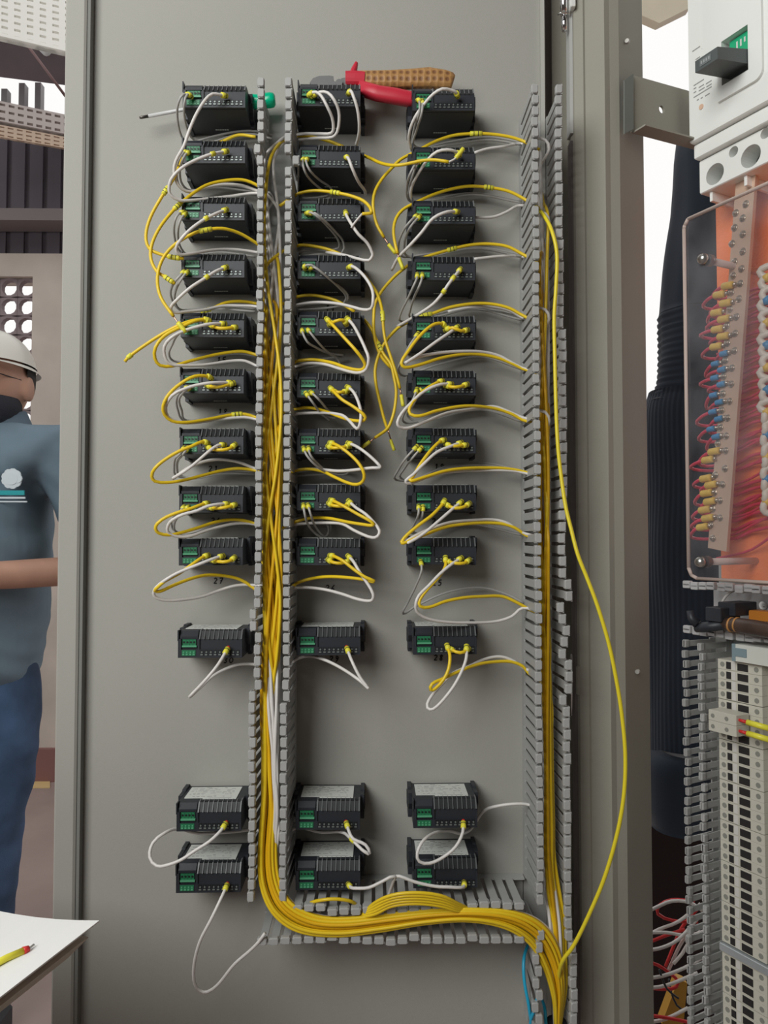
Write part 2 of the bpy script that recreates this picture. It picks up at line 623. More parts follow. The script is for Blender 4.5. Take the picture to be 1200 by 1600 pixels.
q = MB()
q.rbox(P(889, 0, .012).x, P(897, 0, .012).x, -.02, -.008, P(890, 17, .012).z, P(890, -40, .012).z, .001)
q.build('white_clip', mat('white_clip_plastic', (0.75, 0.75, 0.72), .4), h)

# side rail bracket going into the cabinet from the post
B0 = Vector((*pxy(985, .026), 0))
def QW(px, py, off=0.0):
    r = ray(px, py)
    k = (off - (CAM - B0).dot(U)) / r.dot(U)
    return CAM + r * k
rail = empty('side_rail', QW(1000, 212), label='brown-grey steel side rail with a round hole behind the white breaker', cat='rail')
q = MB()
c = [QW(988, 206), QW(1140, 246), QW(1140, 160), QW(988, 117)]
q.hexa([c[0], c[1], c[1] - U * .003, c[0] - U * .003, c[3], c[2], c[2] - U * .003, c[3] - U * .003])
pl = q.build('rail_web', PAINT2, rail)
cut = MB()
hc = QW(1034, 171)
cut.tube([hc + U * .03, hc - U * .03], .0047, 20)
boolean_cut(pl, cut.build('cutter', METAL))
q = MB()
q.hexa([QW(975, 211), QW(1140, 258), QW(1140, 246), QW(988, 206), QW(975, 212) + U * .001, QW(1140, 259) + U * .001, QW(1140, 247) + U * .001, QW(988, 207) + U * .001])
c0, c1 = QW(988, 206), QW(1140, 246)
q = MB()
q.hexa([c0, c1, c1 + U * .02, c0 + U * .02, c0 + Vector((0, 0, -.002)), c1 + Vector((0, 0, -.002)), c1 + U * .02 + Vector((0, 0, -.002)), c0 + U * .02 + Vector((0, 0, -.002))])
q.build('bottom_flange', PAINT2, rail)
q = MB()
c0, c1, c2_, c3_ = QW(974, 210, .003), QW(988, 203, .003), QW(988, 116, .003), QW(974, 127, .003)
q.hexa([c0, c1, c1 + U * .002, c0 + U * .002, c3_, c2_, c2_ + U * .002, c3_ + U * .002])
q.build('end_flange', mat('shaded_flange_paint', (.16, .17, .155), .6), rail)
#==SECTION CONTROLLERS==
# ------------------------------------------------------------------ the controllers
# local frame: x across, z up, y = 0 at the door, front at y = -0.060. z = 0 is the top edge of the fin row (at y = -0.053)
MWd = 0.0705
H = 0.0285
CH = 0.0075


def controller_meshes():
    hw = MWd / 2
    M = {}
    b = MB()
    # main body: side profile (y, z), chamfered top front corner
    pr = [(0, .001), (-.050, .001), (-.0525, -.0005), (-.0575, -.0085), (-.0575, -H + .0025), (-.0555, -H), (0, -H)]
    b.prism([(-hw, y, z) for y, z in pr], (MWd, 0, 0))
    # raised lower front ledge that holds the screw terminals
    b.box(-hw, hw, -.0600, -.0570, -H, -.0195)
    b.box(-hw, -hw + .0035, -.0600, -.0570, -.0195, -.008)
    b.box(hw - .002, hw, -.0600, -.0570, -.0195, -.010)
    b.box(-hw + .0215, -hw + .0235, -.0592, -.0570, -.0195, -.008)
    M['body'] = b.mesh('controller_body', BLACK)
    f = MB()
    x0, x1 = -hw + .0235, hw - .001
    n = 10
    for i in range(n):
        x = x0 + (x1 - x0) * i / (n - 1)
        tw_ = .0007 if i in (0, n - 1) else .0004
        f.prism([(x - tw_, -.044, .0018), (x - tw_, -.0530, .0012), (x - tw_, -.0598, -.0082), (x - tw_, -.0570, -.0090), (x - tw_, -.044, -.004)], (2 * tw_, 0, 0))
    M['vent_fins'] = f.mesh('controller_fins', FIN)
    r = MB()
    r.prism([(x0, -.0480, .0012), (x0, -.0528, .0004), (x0, -.0579, -.0086), (x0, -.0560, -.009)], (x1 - x0, 0, 0))
    M['vent_recess'] = r.mesh('controller_recess', BLACK2)
    c = MB()
    c.prism([(-hw + .002, -.045, .0014), (-hw + .002, -.0535, .0006), (-hw + .002, -.0586, -.0050), (-hw + .002, -.0586, -.0078), (-hw + .002, -.045, -.0078)], (.0195, 0, 0))
    c.box(-hw + .004, -hw + .020, -.0590, -.0584, -.0066, -.0060)
    c.box(-hw - .0006, -hw + .0008, -.0600, -.0500, -.0100, .0016)
    M['connector_cover'] = c.mesh('controller_cover', BLACK)
    g = MB()
    gx0, gx1 = -hw + .0045, -hw + .0195
    g.box(gx0, gx1, -.0585, -.0560, -.0165, -.0085)
    for i in range(4):
        x = gx0 + .0019 + i * .00375
        g.box(x - .0018, x - .0015, -.0590, -.058, -.0145, -.009)
    g.box(gx1 - .0004, gx1, -.0590, -.058, -.0145, -.009)
    M['green_connector'] = g.mesh('controller_green', GREEN)
    g = MB()
    for i in range(4):
        x = gx0 + .0019 + i * .00375
        g.disc_cyl((x, -.0584, -.0116), (0, -1, 0), .0011, .0006, 8)
    M['contact_holes'] = g.mesh('controller_holes', BLACK2)
    g = MB()
    g.box(gx0, gx1 + .001, -.0604, -.0575, -.0168, -.0150)
    M['ledge'] = g.mesh('controller_ledge', GREEN2)
    g = MB()
    g.box(gx0, gx1, -.0606, -.0590, -.0262, -.0200)
    M['lower_connector'] = g.mesh('controller_green_low', GREEN)
    g = MB()
    for i in range(4):
        x = gx0 + .0019 + i * .00375
        g.box(x - .0011, x + .0011, -.0612, -.0605, -.0255, -.0238)
        g.disc_cyl((x, -.0604, -.0222), (0, -1, 0), .0009, .0006, 8)
    M['contacts'] = g.mesh('controller_contacts', GREEN2)
    t = MB()
    for i in range(9):
        x = -hw + .0262 + i * .00495
        t.box(x - .0020, x + .0020, -.0603, -.0596, -.0262, -.0198)
    M['terminal_wells'] = t.mesh('controller_wells', BLACK2)
    t = MB()
    for i in range(9):
        x = -hw + .0262 + i * .00495
        t.box(x - .0013, x + .0014, -.0609, -.0601, -.0257, -.0243)
        t.disc_cyl((x + .0003, -.0601, -.0222), (0, -1, 0), .0010, .0009, 8)
    M['terminal_screws'] = t.mesh('controller_screws', mat('dull_screw', (0.24, 0.27, 0.26), .4, metal=.5))
    lb = MB()
    lx0, lx1 = -hw + .004, hw - .008
    lb.prism([(lx0, -.006, .0012), (lx1, -.006, .0012), (lx1, -.046, .0012), (lx0 + .021, -.046, .0012), (lx0 + .021, -.0425, .0012), (lx0, -.0425, .0012)], (0, 0, .0006))
    M['rating_label'] = lb.mesh('controller_label', LABEL)
    ti = MB()
    rr_ = random.Random(3)
    zt_ = .0019
    for row in range(9):
        y = -.010 - row * .0036
        x = lx0 + .003
        xe = lx1 - .004
        while x < xe:
            wd = rr_.uniform(.0012, .0065)
            if rr_.random() < .5:
                ti.box(x, min(x + wd, xe), y, y + (.0012 if row else .0018), zt_ - .0002, zt_)
            x += wd + rr_.uniform(.0006, .0026)
    ti.box(lx0 + .027, lx1 - .006, -.0444, -.0434, zt_ - .0002, zt_)
    M['label_print'] = ti.mesh('controller_print', GINK)
    s = MB()
    for sx_ in (-1, 1):
        a = sx_ * hw
        b_ = sx_ * (hw + .0045)
        lo, hi = min(a, b_), max(a, b_)
        s.prism([(lo, 0, .0040), (lo, -.018, .0040), (lo, -.020, .0020), (lo, -.036, .0020), (lo, -.0365, -.010), (lo, -.030, -.018), (lo, -.030, -.0270), (lo, -.021, -.0275), (lo, -.021, -.0325), (lo, 0, -.0325)], (hi - lo, 0, 0))
        for k in range(4):
            yy = -.004 - k * .0045
            s.box(lo - (.001 if sx_ < 0 else -.0), hi + (.001 if sx_ > 0 else 0), yy - .002, yy, -.020, -.004)
    M['clip'] = None
    for sx_, nm in ((-1, 'clipL'), (1, 'clipR')):
        s = MB()
        a = sx_ * hw
        b_ = sx_ * (hw + .0042)
        lo, hi = min(a, b_), max(a, b_)
        s.prism([(lo, 0, .0034), (lo, -.018, .0034), (lo, -.020, .0016), (lo, -.036, .0016), (lo, -.0365, -.010), (lo, -.030, -.018), (lo, -.030, -.0255), (lo, -.021, -.0260), (lo, -.021, -.0305), (lo, 0, -.0305)], (hi - lo, 0, 0))
        for k in range(4):
            yy = -.004 - k * .0045
            s.box(lo - (.0008 if sx_ < 0 else 0), hi + (.0008 if sx_ > 0 else 0), yy - .002, yy, -.020, -.004)
        M[nm] = s.mesh('controller_clip', BLACK)
    u = MB()
    for i, (a, b_) in enumerate([(-.008, -.0055), (-.005, -.0032), (-.0027, -.0005), (0, .0022), (.0028, .0045), (.005, .0078)]):
        u.box(a, b_, -.014, -.0125, -H - .0004, -H)
    M['underside_print'] = u.mesh('controller_uprint', LABEL)
    return M


CM = controller_meshes()
ROWS = [[135, 221, 309, 398, 490, 577, 671, 761, 843, 986, 1254, 1349],
        [133, 228, 311, 400, 488, 584, 671, 758, 843, 982, 1252, 1345],
        [140, 231, 315, 402, 495, 580, 670, 759, 842, 981, 1249, 1342]]
CXS = [lambda y: 336.5 - (y - 135) * .0072, lambda y: 515 - (y - 135) * .0018, lambda y: 692 + (y - 135) * .0024]
CNAME = ['left', 'middle', 'right']
EXTRA = {(0, 0): 'a screwdriver lying on it', (0, 1): 'the jaws of pliers lying above it', (0, 2): 'the tan pliers handle above it'}
for ci in range(3):
    for ri, y in enumerate(ROWS[ci]):
        p = P(CXS[ci](y), y, .053)
        xtra = EXTRA.get((ri, ci))
        if xtra:
            lab = 'topmost black controller of the %s column, with %s' % (CNAME[ci], xtra)
        elif ri < 9:
            lab = 'black controller with green connectors, %s from the top of the %s column' % (ORD[ri], CNAME[ci])
        elif ri == 9:
            lab = 'black controller standing apart below the ninth one of the %s column' % CNAME[ci]
        elif ri == 10:
            lab = 'black controller with white top label, upper one of the low %s pair' % CNAME[ci]
        else:
            lab = 'black controller with label, bottommost one of the %s column' % CNAME[ci]
        e = empty('panel_controller', (p.x, 0, p.z), label=lab, cat='controller', group='black panel controllers in three columns on the door')
        e.rotation_euler = (0, random.uniform(-.008, .008), 0)
        for nm in ('body', 'vent_fins', 'vent_recess', 'connector_cover', 'green_connector', 'lower_connector', 'terminal_wells', 'rating_label', 'underside_print', 'clipL', 'clipR'):
            o = bpy.data.objects.new('mounting_clip' if nm.startswith('clip') else nm, CM[nm])
            COL.objects.link(o)
            o.parent = e
            subs = {'green_connector': ('contact_holes', 'ledge'), 'lower_connector': ('contacts',), 'terminal_wells': ('terminal_screws',), 'rating_label': ('label_print',)}.get(nm, ())
            for s_ in subs:
                so = bpy.data.objects.new(s_, CM[s_])
                COL.objects.link(so)
                so.parent = o
#==SECTION DUCTS==
# ------------------------------------------------------------------ slotted wiring ducts on the door
DH = 0.080


def finger_mesh(name, length, base=.012, hw=.0042, head=.0056, lip=.0058, inward=1):
    """finger in the y/z plane, thickness in x. y=0 at the door. inward=+1: lip leans to +x"""
    m = MB()
    t = .0009
    m.prism([(-t, -base, -hw), (-t, -length + .012, -hw), (-t, -length + .008, -head), (-t, -length + .001, -head), (-t, -length + .001, head), (-t, -length + .008, head), (-t, -length + .012, hw), (-t, -base, hw)], (2 * t, 0, 0))
    x0, x1 = (-t, lip) if inward > 0 else (-lip, t)
    m.rbox(x0 - .0008, x1, -length, -length + .006, -head + .0004, head - .0004, .0013)
    return m.mesh(name, DUCT)


FM_IN = finger_mesh('duct_finger', DH, inward=1)
FM_OUT = finger_mesh('duct_finger_mirrored', DH, inward=-1)


def vertical_duct(name, xa, xb, z0, z1, label, skipL=None, wob=None, gapL=None):
    """xa, xb: outer wall faces; fingers from z0 up to z1"""
    e = empty(name, ((xa + xb) / 2, 0, z0), label=label, cat='cable duct', group='grey slotted cable ducts on the door')
    q = MB()
    q.box(xa, xb, -.002, -.0002, z0, z1)
    q.build('base_plate', DUCT, e)
    for x in (xa, xb - .0018):
        q = MB()
        if x == xa and gapL:
            q.box(x, x + .0018, -.013, -.002, z0, gapL[0])
            q.box(x, x + .0018, -.013, -.002, gapL[1], z1)
        else:
            q.box(x, x + .0018, -.013, -.002, z0, z1)
        q.build('side_wall', DUCT, e)
    pitch = .0125
    n = int((z1 - z0) / pitch)
    for side, x, me in ((0, xa + .0009, FM_IN), (1, xb - .0009, FM_OUT)):
        for k in range(n):
            z = z1 - (k + .5) * pitch
            if side == 0 and gapL and gapL[0] < z < gapL[1]:
                continue
            o = bpy.data.objects.new('finger', me)
            COL.objects.link(o)
            o.parent = e
            tilt = wob(side, z, k) if wob else 0
            o.location = (x - (xa + xb) / 2, 0, z - z0)
            o.rotation_euler = (random.uniform(-.006, .006), 0, tilt + random.uniform(-.009, .009))
    return e


def zpx(y, d=.08, x=600):
    return P(x, y, d).z


def wobL(side, z, k):
    # rotation about the base: positive leans tips to +x (tip at y=-0.08 => x = +0.08*sin)
    y = None
    if side == 0:
        if zpx(247) < z < zpx(222):
            return -.04
        if zpx(1075) > z:
            return -.07
        if zpx(985) < z < zpx(960):
            return -.06
        if zpx(515) < z < zpx(492):
            return .02
    if side == 1:
        if zpx(252) < z < zpx(236):
            return .10
        if z < zpx(1100):
            return -.03
    return 0


def wobR(side, z, k):
    if side == 1:
        if zpx(1040) < z < zpx(890):
            return [0, .05, .0, -.0, .07, .09, -.02, 0, .05, .03][k % 10]
        if zpx(1090) < z < zpx(1040):
            return .08
        if z < zpx(1475):
            return .11
        if z < zpx(1110):
            return .045
        if zpx(520) > z > zpx(800):
            return .03
    if side == 0:
        if z < zpx(1465):
            return [-.05, 0.0][k % 2] - .02
    return 0


LXa, LXb = P(398, 840, .08).x + .0008, P(453, 840, .08).x
RXa, RXb = P(838, 840, .08).x - .001, P(884, 840, .08).x
ZL1, ZL0 = P(600, 120, .08).z, P(600, 1414, .08).z
vertical_duct('wiring_duct', LXa, LXb, ZL0, ZL1, 'grey slotted duct running down between the left and middle controller columns', wob=wobL)
ZR1 = P(600, 127, .08).z
ZR0 = P(600, 1660, .08).z
vertical_duct('wiring_duct', RXa, RXb, ZR0, ZR1, 'tall grey slotted duct along the hinge side of the door', wob=wobR,
              gapL=(P(600, 1462, .08).z, P(600, 1418, .08).z))
# horizontal duct along the bottom
zu, zl = P(600, 1418, .08).z, P(600, 1474, .08).z
hx0, hx1 = P(400, 1450, .08).x, RXa - .001
e = empty('wiring_duct', ((hx0 + hx1) / 2, 0, zl), label='short horizontal slotted duct under the bottommost controllers', cat='cable duct', group='grey slotted cable ducts on the door')
hc = Vector(((hx0 + hx1) / 2, 0, zl))
MB().box(hx0, hx1, -.002, -.0002, zl, zu).build('base_plate', DUCT, e)
MB().box(hx0, hx1, -.013, -.002, zl, zl + .0018).build('side_wall', DUCT, e)
MB().box(LXb, hx1, -.013, -.002, zu - .0018, zu).build('side_wall', DUCT, e)
n = int((hx1 - hx0) / .0125)
offs_low = [0, 0, 1, 1, 2, 2, 5, 1, 2, 0, 0, -2, 0, 4]
for k in range(n):
    x = hx0 + (k + .5) * .0125
    o = bpy.data.objects.new('finger', FM_IN)
    COL.objects.link(o)
    o.parent = e
    o.location = Vector((x, 0, zl + .0009)) - hc
    o.rotation_euler = (0, -PI / 2, 0)
    off = offs_low[k] if k < len(offs_low) else (0 if k % 9 else 3)
    o.rotation_euler = (Matrix.Rotation(-off * .010 + .012, 3, 'X') @ Matrix.Rotation(-PI / 2, 3, 'Y')).to_euler()
    if x > LXb + .004:
        o = bpy.data.objects.new('finger', FM_IN)
        COL.objects.link(o)
        o.parent = e
        o.location = Vector((x, 0, zu - .0009)) - hc
        o.rotation_euler = (Matrix.Rotation(random.uniform(-.03, .012) + (.03 if 5 < k < 18 else -.03), 3, 'X') @ Matrix.Rotation(PI / 2, 3, 'Y')).to_euler()
#==SECTION WIRES==
# ------------------------------------------------------------------ wires on the door
PROF = {
    'Y': [(0, .0635), (.04, .072), (.12, .080), (.35, .088), (.6, .065), (.82, .040), (1, .036)],
    'E': [(0, .0635), (.05, .072), (.2, .080), (.7, .060), (1, .028)],
    'J': [(0, .0635), (.15, .071), (.5, .074), (.85, .071), (1, .0635)],
    'P': [(0, .0635), (.06, .070), (.25, .074), (.65, .045), (1, .022)],
    'D': [(0, .036), (.5, .028), (1, .018)],
}


def depth_pts(pts, prof):
    ac = [0]
    for a, b in zip(pts, pts[1:]):
        ac.append(ac[-1] + math.hypot(a[0] - b[0], a[1] - b[1]))
    return [(p[0], p[1], p[2] if len(p) > 2 else interp(prof, s / ac[-1])) for p, s in zip(pts, ac)]


O_ = [(403, 1335), (406, 1385), (424, 1427), (460, 1455), (520, 1464), (590, 1457), (660, 1445), (730, 1440), (790, 1452), (828, 1478), (850, 1518), (863, 1560), (867, 1600), (868, 1650)]
I_ = [(434, 1335), (440, 1378), (458, 1410), (500, 1430), (550, 1432), (620, 1424), (690, 1419), (750, 1419), (808, 1424), (848, 1442), (874, 1480), (882, 1530), (877, 1590), (876, 1650)]
DC = [.058, .062, .068, .070, .070, .069, .070, .072, .070, .066, .062, .058, .052, .04]


def left_lane(x0, y0, rnd, white=False):
    q = rnd.uniform(.80, 1.0) if white else rnd.uniform(0, .95) ** 1.1
    v = rnd.uniform(0, .018)
    ph, fr, am = rnd.uniform(0, 6.28), rnd.uniform(.005, .012), rnd.uniform(.38, .6)
    pts = []
    y = y0 + 34
    first = True
    while y < 1300:
        k = min(1, max(0, (y - 950) / 330))
        uu = .5 + am * math.sin(ph + y * fr)
        if white and y < 900:
            uu = .5 + .45 * math.sin(ph + y * fr)
        x = 413 - min(1, max(0, y - 950) / 150) * 6 + (26 + k * 4) * (min(1, max(0, uu)) * (1 - k) + q * k)
        dd = .050 + v - (.012 if white and y < 1040 else 0) + (.006 if white and y > 1100 else 0) - max(0, 300 - (y - y0)) / 300 * .008
        pts.append((x, y, dd))
        y += rnd.uniform(55, 80)
    for (a, b), (c, d_), z in zip(O_, I_, DC):
        pts.append((a + (c - a) * q, b + (d_ - b) * q, z + v * .7 - (.006 if white else 0)))
    return pts


def right_lane(x0, y0, rnd, white=False):
    q = rnd.uniform(0, 1)
    v = rnd.uniform(0, .016)
    ph, fr = rnd.uniform(0, 6.28), rnd.uniform(.004, .010)
    pts = []
    y = y0 + 38
    while y < 1400:
        uu = .5 + .42 * math.sin(ph + y * fr)
        k = min(1, max(0, (y - 900) / 400))
        pts.append((842 + 16 * (uu * (1 - k) + q * k) + max(0, y - 900) * .020, y, .048 + v - (.010 if white else 0)))
        y += rnd.uniform(60, 85)
    for x_a, x_b, yy, dd in ((858, 882, 1440, .055), (862, 884, 1490, .058), (864, 885, 1540, .056), (866, 877, 1595, .052), (868, 874, 1650, .04)):
        pts.append((x_a + (x_b - x_a) * q, yy, dd + v * .6))
    return pts


def sleeve(w_, path, i0, length, r, m, name='marker_sleeve', bands=0):
    """short tube over the wire starting at sample i0"""
    pts = [path[i0]]
    L_ = 0
    i = i0
    while i + 1 < len(path) and L_ < length:
        seg = (path[i + 1] - path[i]).length
        if L_ + seg > length:
            pts.append(path[i] + (path[i + 1] - path[i]).normalized() * (length - L_))
            break
        L_ += seg
        i += 1
        pts.append(path[i])
    if len(pts) < 2:
        return
    mb = MB()
    mb.tube(pts, r, 10)
    o = mb.build(name, m, w_, smooth=True)
    if bands:
        bmb = MB()
        a, b = pts[0], pts[-1]
        for k in range(bands):
            c = a.lerp(b, .3 + .35 * k)
            dr = (b - a).normalized()
            bmb.tube([c, c + dr * .0007], r + .0002, 10)
        bmb.build('printed_digit', INK, o)
    return o


def make_wire(pts3, r, m, label, group, sleeves=(), cat='wire', red=False, bare_end=False):
    path = spline([P(x, y, d) for x, y, d in pts3], .0045)
    mb = MB()
    mb.tube(path, r, 8)
    w_ = mb.build('wire', m, None, smooth=True, label=label, cat=cat, group=group)
    for s in sleeves:
        if s == 'start':
            sleeve(w_, path, 0, .0075, r + .0013, YEL2, bands=1)
            if red:
                pth = [path[0] - (path[1] - path[0]).normalized() * .0022, path[0]]
                sleeve(w_, pth, 0, .004, r + .0002, RED, 'ferrule')
        elif s == 'end':
            sleeve(w_, path[::-1], 0, .0075, r + .0013, YEL2, bands=1)
        else:
            (px, py), ln = s
            best, bi = 1e9, 0
            for i, p in enumerate(path):
                q_ = P(px, py, -p.y)
                dd = (q_ - p).length
                if dd < best:
                    best, bi = dd, i
            sleeve(w_, path, max(0, bi - 1), ln, r + .0009, YEL2, bands=2 if ln > .008 else 0)
    return w_, path


RY, RW, RP = .00185, .00175, .0013
rnd = random.Random(11)
SIDEWORD = ['left', 'middle', 'right']


def pos(c, r):
    if r <= 8:
        return '%s %s-column controller' % (ORD[r], SIDEWORD[c])
    return {9: 'detached tenth %s-column controller', 10: 'upper of the low %s controllers', 11: 'bottommost %s-column controller'}[r] % SIDEWORD[c]


GR = {'Y': 'yellow loop wires of the controllers', 'W': 'white loop wires of the controllers', 'P': 'thin grey sensor wires of the controllers', 'J': 'short yellow jumpers between terminals'}


def loop_wire(c, r, kind, pts, sl=('start',), duct=True, prof=None, desc=None, red=False):
    white = kind == 'W'
    if prof is None:
        prof = 'Y' if duct else 'E'
    p3 = depth_pts(pts, PROF[prof])
    if duct:
        x, y = pts[-1][:2]
        if c == 0:
            p3 += [(416, y + 6, .042)] + left_lane(416, y, rnd, white)
        elif c == 1:
            p3 += [(437, y + 8, .042)] + left_lane(437, y, rnd, white)
        else:
            p3 += [(843, y + 10, .042)] + right_lane(843, y, rnd, white)
    colw = 'white' if white else 'yellow'
    if desc is None:
        desc = ('%s wire looping from the %s into the duct' if duct else '%s wire bending away from the %s') % (colw, pos(c, r))
    return make_wire(p3, RW if white else RY, WHT if white else YEL, desc, GR[kind], sl, red=red)


def sense(c, r, k, pts, ret=None, sl=('start',)):
    p3 = depth_pts(pts, PROF['P'])
    if ret:
        for (x, y) in ret:
            p3.append((x, y + (3 if k else 0), .016 + .003 * k))
    which = ['outer', 'inner'][k]
    make_wire(p3, RP, GRY, '%s thin grey wire from the green terminals of the %s' % (which, pos(c, r)), GR['P'], sl)


def jumper(c, r, pts):
    make_wire(depth_pts(pts, PROF['J']), RY, YEL, 'short yellow jumper across the terminals of the %s' % pos(c, r), GR['J'], ('start', 'end'))


YL = mat('bright_yellow_wire', (0.78, 0.64, 0.03), .35)
# ---- left column
loop_wire(0, 0, 'W', [(354, 150), (343, 148), (332, 147), (321, 156), (306, 180), (295, 206), (287, 229), (275, 251), (272, 268), (279, 290), (297, 300), (325, 292), (352, 288), (378, 290), (399, 297)])
sense(0, 0, 0, [(299, 151), (287, 147), (279, 160), (277, 182), (281, 206), (288, 219)], [(300, 222), (330, 214), (369, 206), (399, 205), (425, 212)])
sense(0, 0, 1, [(300, 152), (293, 147), (288, 162), (289, 188), (295, 208), (304, 219)], [(325, 220), (369, 208), (399, 207), (425, 214)])
loop_wire(0, 1, 'Y', [(399, 214), (373, 211), (352, 219), (338, 226)], (), False, 'D', 'yellow wire from the duct passing just under the topmost left controller')
loop_wire(0, 1, 'W', [(356, 236), (330, 241), (304, 251), (282, 264), (267, 281), (264, 297), (267, 305), (280, 313), (300, 313), (358, 307), (399, 302)], ('start', ((332, 240), .005)))
sense(0, 1, 0, [(292, 238), (287, 238), (279, 251), (276, 271), (280, 290), (293, 299)], [(308, 297), (340, 291), (370, 291), (399, 297)])
sense(0, 1, 1, [(296, 238), (290, 241), (284, 254), (281, 272), (285, 288), (297, 297)], [(340, 290), (399, 297)])
LASTW = [None]


def mk(pts, prof, lab, sl=(), m=YEL, r=RY, grp=None):
    if len(pts) <= 4:
        # stripped strands and slipped sleeves belong to the wire built just before
        path = spline([P(*p) for p in depth_pts(pts, prof)], .003)
        q_ = MB()
        q_.tube(path, r, 8)
        nm = 'bare_strand' if m == COPPER else ('wire_tip' if m == WHT else 'marker_sleeve')
        o_ = q_.build(nm, m, LASTW[0], smooth=True)
        return o_, path
    w_, path = make_wire(depth_pts(pts, prof), r, m, lab, grp or 'loose yellow wires hanging beside the controllers', sl)
    LASTW[0] = w_
    return w_, path

FL = [(0, .04), (.3, .055), (.6, .07), (1, .078)]
mk([(416, 300, .04), (399, 288), (378, 281), (347, 283), (321, 290), (295, 307), (282, 318), (274, 325), (250, 355), (237, 383), (236, 405), (245, 424), (257, 432), (273, 443)], FL,
   'loose yellow wire from the duct over the second controller, ending beside the fourth', (((279, 320), .010), ((262, 435), .012)))
mk([(290, 226, .03), (286, 240, .05), (276, 270), (263, 292), (253, 307), (235, 340), (228, 368), (233, 388), (250, 397), (269, 402), (287, 404)], [(0, .06), (.3, .075), (1, .07)],
   'outermost yellow wire at far left, curling back to the fourth controller', (((256, 303), .010), ((270, 402), .013)))
mk([(416, 392, .04), (399, 379), (373, 364), (347, 357), (323, 359), (304, 364), (276, 380), (259, 397), (249, 417), (246, 441), (252, 466), (271, 494)], [(0, .04), (.3, .075), (1, .085)],
   'yellow wire arching over the third left controller down to the fifth', (((325, 359), .014),))
mk([(271, 494, .085), (280, 507, .085)], [(0, .085), (1, .085)], 'bare copper end of the yellow wire above the fifth left controller', m=COPPER, r=.0008)
mk([(278, 504, .085), (290, 519, .084)], [(0, .085), (1, .085)], 'detached yellow marker sleeve hanging over the fifth left controller', m=YEL2, r=.0026)
sense(0, 2, 0, [(289, 332), (280, 333), (273, 346), (273, 372), (279, 390), (290, 398)], [(311, 394), (343, 389), (367, 389), (399, 395)])
sense(0, 2, 1, [(291, 333), (284, 340), (279, 353), (279, 377), (287, 394), (297, 399)], [(343, 391), (399, 398)])
loop_wire(0, 2, 'W', [(355, 327), (337, 334), (319, 343), (297, 359), (282, 375), (275, 388), (279, 397), (300, 396), (330, 391), (365, 390), (399, 394)], ('start', ((320, 342), .005)))
sense(0, 3, 0, [(288, 424), (283, 429), (270, 445), (267, 462), (276, 480), (287, 486)], [(311, 482), (345, 479), (399, 482)])
sense(0, 3, 1, [(294, 424), (287, 431), (276, 450), (273, 469), (280, 483), (297, 484)], [(345, 480), (399, 484)])
loop_wire(0, 3, 'W', [(355, 417), (337, 424), (320, 435), (297, 450), (276, 469), (267, 480), (270, 488), (290, 487), (320, 484), (350, 478), (376, 478), (399, 479)], ('start', ((321, 434), .005)))
loop_wire(0, 3, 'Y', [(313, 487), (329, 483), (353, 473), (376, 471), (399, 474)], (((316, 487), .012),), True, 'D', 'yellow wire leaving the gap above the fifth left controller into the duct')
mk([(329, 502, .066), (320, 499), (301, 501), (283, 507), (257, 520), (227, 539), (201, 558), (195, 565)], [(0, .066), (.3, .08), (1, .075)],
   'yellow wire ending free at far left, out of the fifth controller', ('start', ((200, 559), .006)))
loop_wire(0, 4, 'Y', [(329, 503), (311, 500), (283, 511), (257, 525), (243, 543), (242, 560), (250, 571), (269, 572), (297, 564), (343, 553), (378, 549), (399, 554)])
jumper(0, 4, [(327, 507), (343, 513), (362, 512), (369, 511)])
loop_wire(0, 4, 'W', [(353, 506), (329, 506), (306, 511), (285, 518), (266, 529), (257, 541), (257, 555), (264, 568), (280, 571), (320, 570), (362, 564), (383, 564), (399, 571)])
sense(0, 4, 0, [(294, 515), (280, 521), (269, 539), (264, 553), (271, 564)], [(292, 565), (343, 555), (378, 553), (399, 557)])
loop_wire(0, 5, 'Y', [(331, 592), (325, 588), (304, 588), (283, 599), (264, 616), (255, 634), (257, 648), (269, 658), (290, 660), (325, 655), (362, 648), (383, 647), (399, 652)], ('start', ((366, 652), .012)))
jumper(0, 5, [(323, 602), (339, 605), (367, 598)])
loop_wire(0, 5, 'W', [(364, 598), (332, 598), (306, 602), (285, 609), (269, 618), (259, 636), (263, 652), (280, 660), (306, 660), (343, 655), (381, 652), (399, 655)])
sense(0, 5, 0, [(296, 605), (285, 609), (276, 623), (278, 641), (287, 657)], [(310, 656), (362, 645), (399, 648)])
sense(0, 5, 1, [(298, 605), (287, 613), (280, 625), (284, 641), (292, 657)], [(362, 646), (399, 650)])
loop_wire(0, 6, 'Y', [(326, 693), (316, 690), (300, 697), (280, 705), (258, 718), (242, 732), (237, 744), (242, 752), (260, 754), (284, 751), (316, 743), (348, 735), (372, 732), (398, 735)])
jumper(0, 6, [(324, 698), (332, 702), (348, 703), (360, 700), (368, 694)])
loop_wire(0, 6, 'W', [(352, 695), (340, 696), (328, 704), (314, 716), (300, 728), (286, 738), (272, 746), (270, 748), (280, 741), (294, 731), (310, 724), (328, 719), (348, 718), (372, 722), (398, 732)])
sense(0, 6, 0, [(288, 699), (281, 709), (274, 716), (272, 730), (275, 743)], [(290, 746), (348, 737), (398, 737)])
sense(0, 6, 1, [(294, 699), (286, 710), (278, 720), (277, 734), (281, 742)], [(300, 745), (348, 737), (398, 738)])
loop_wire(0, 7, 'Y', [(326, 786), (316, 788), (300, 794), (280, 800), (260, 808), (246, 818), (243, 826), (248, 833), (264, 836), (284, 832), (308, 825), (336, 816), (360, 812), (380, 813), (398, 818)])
jumper(0, 7, [(326, 793), (344, 794), (360, 791), (368, 788)])
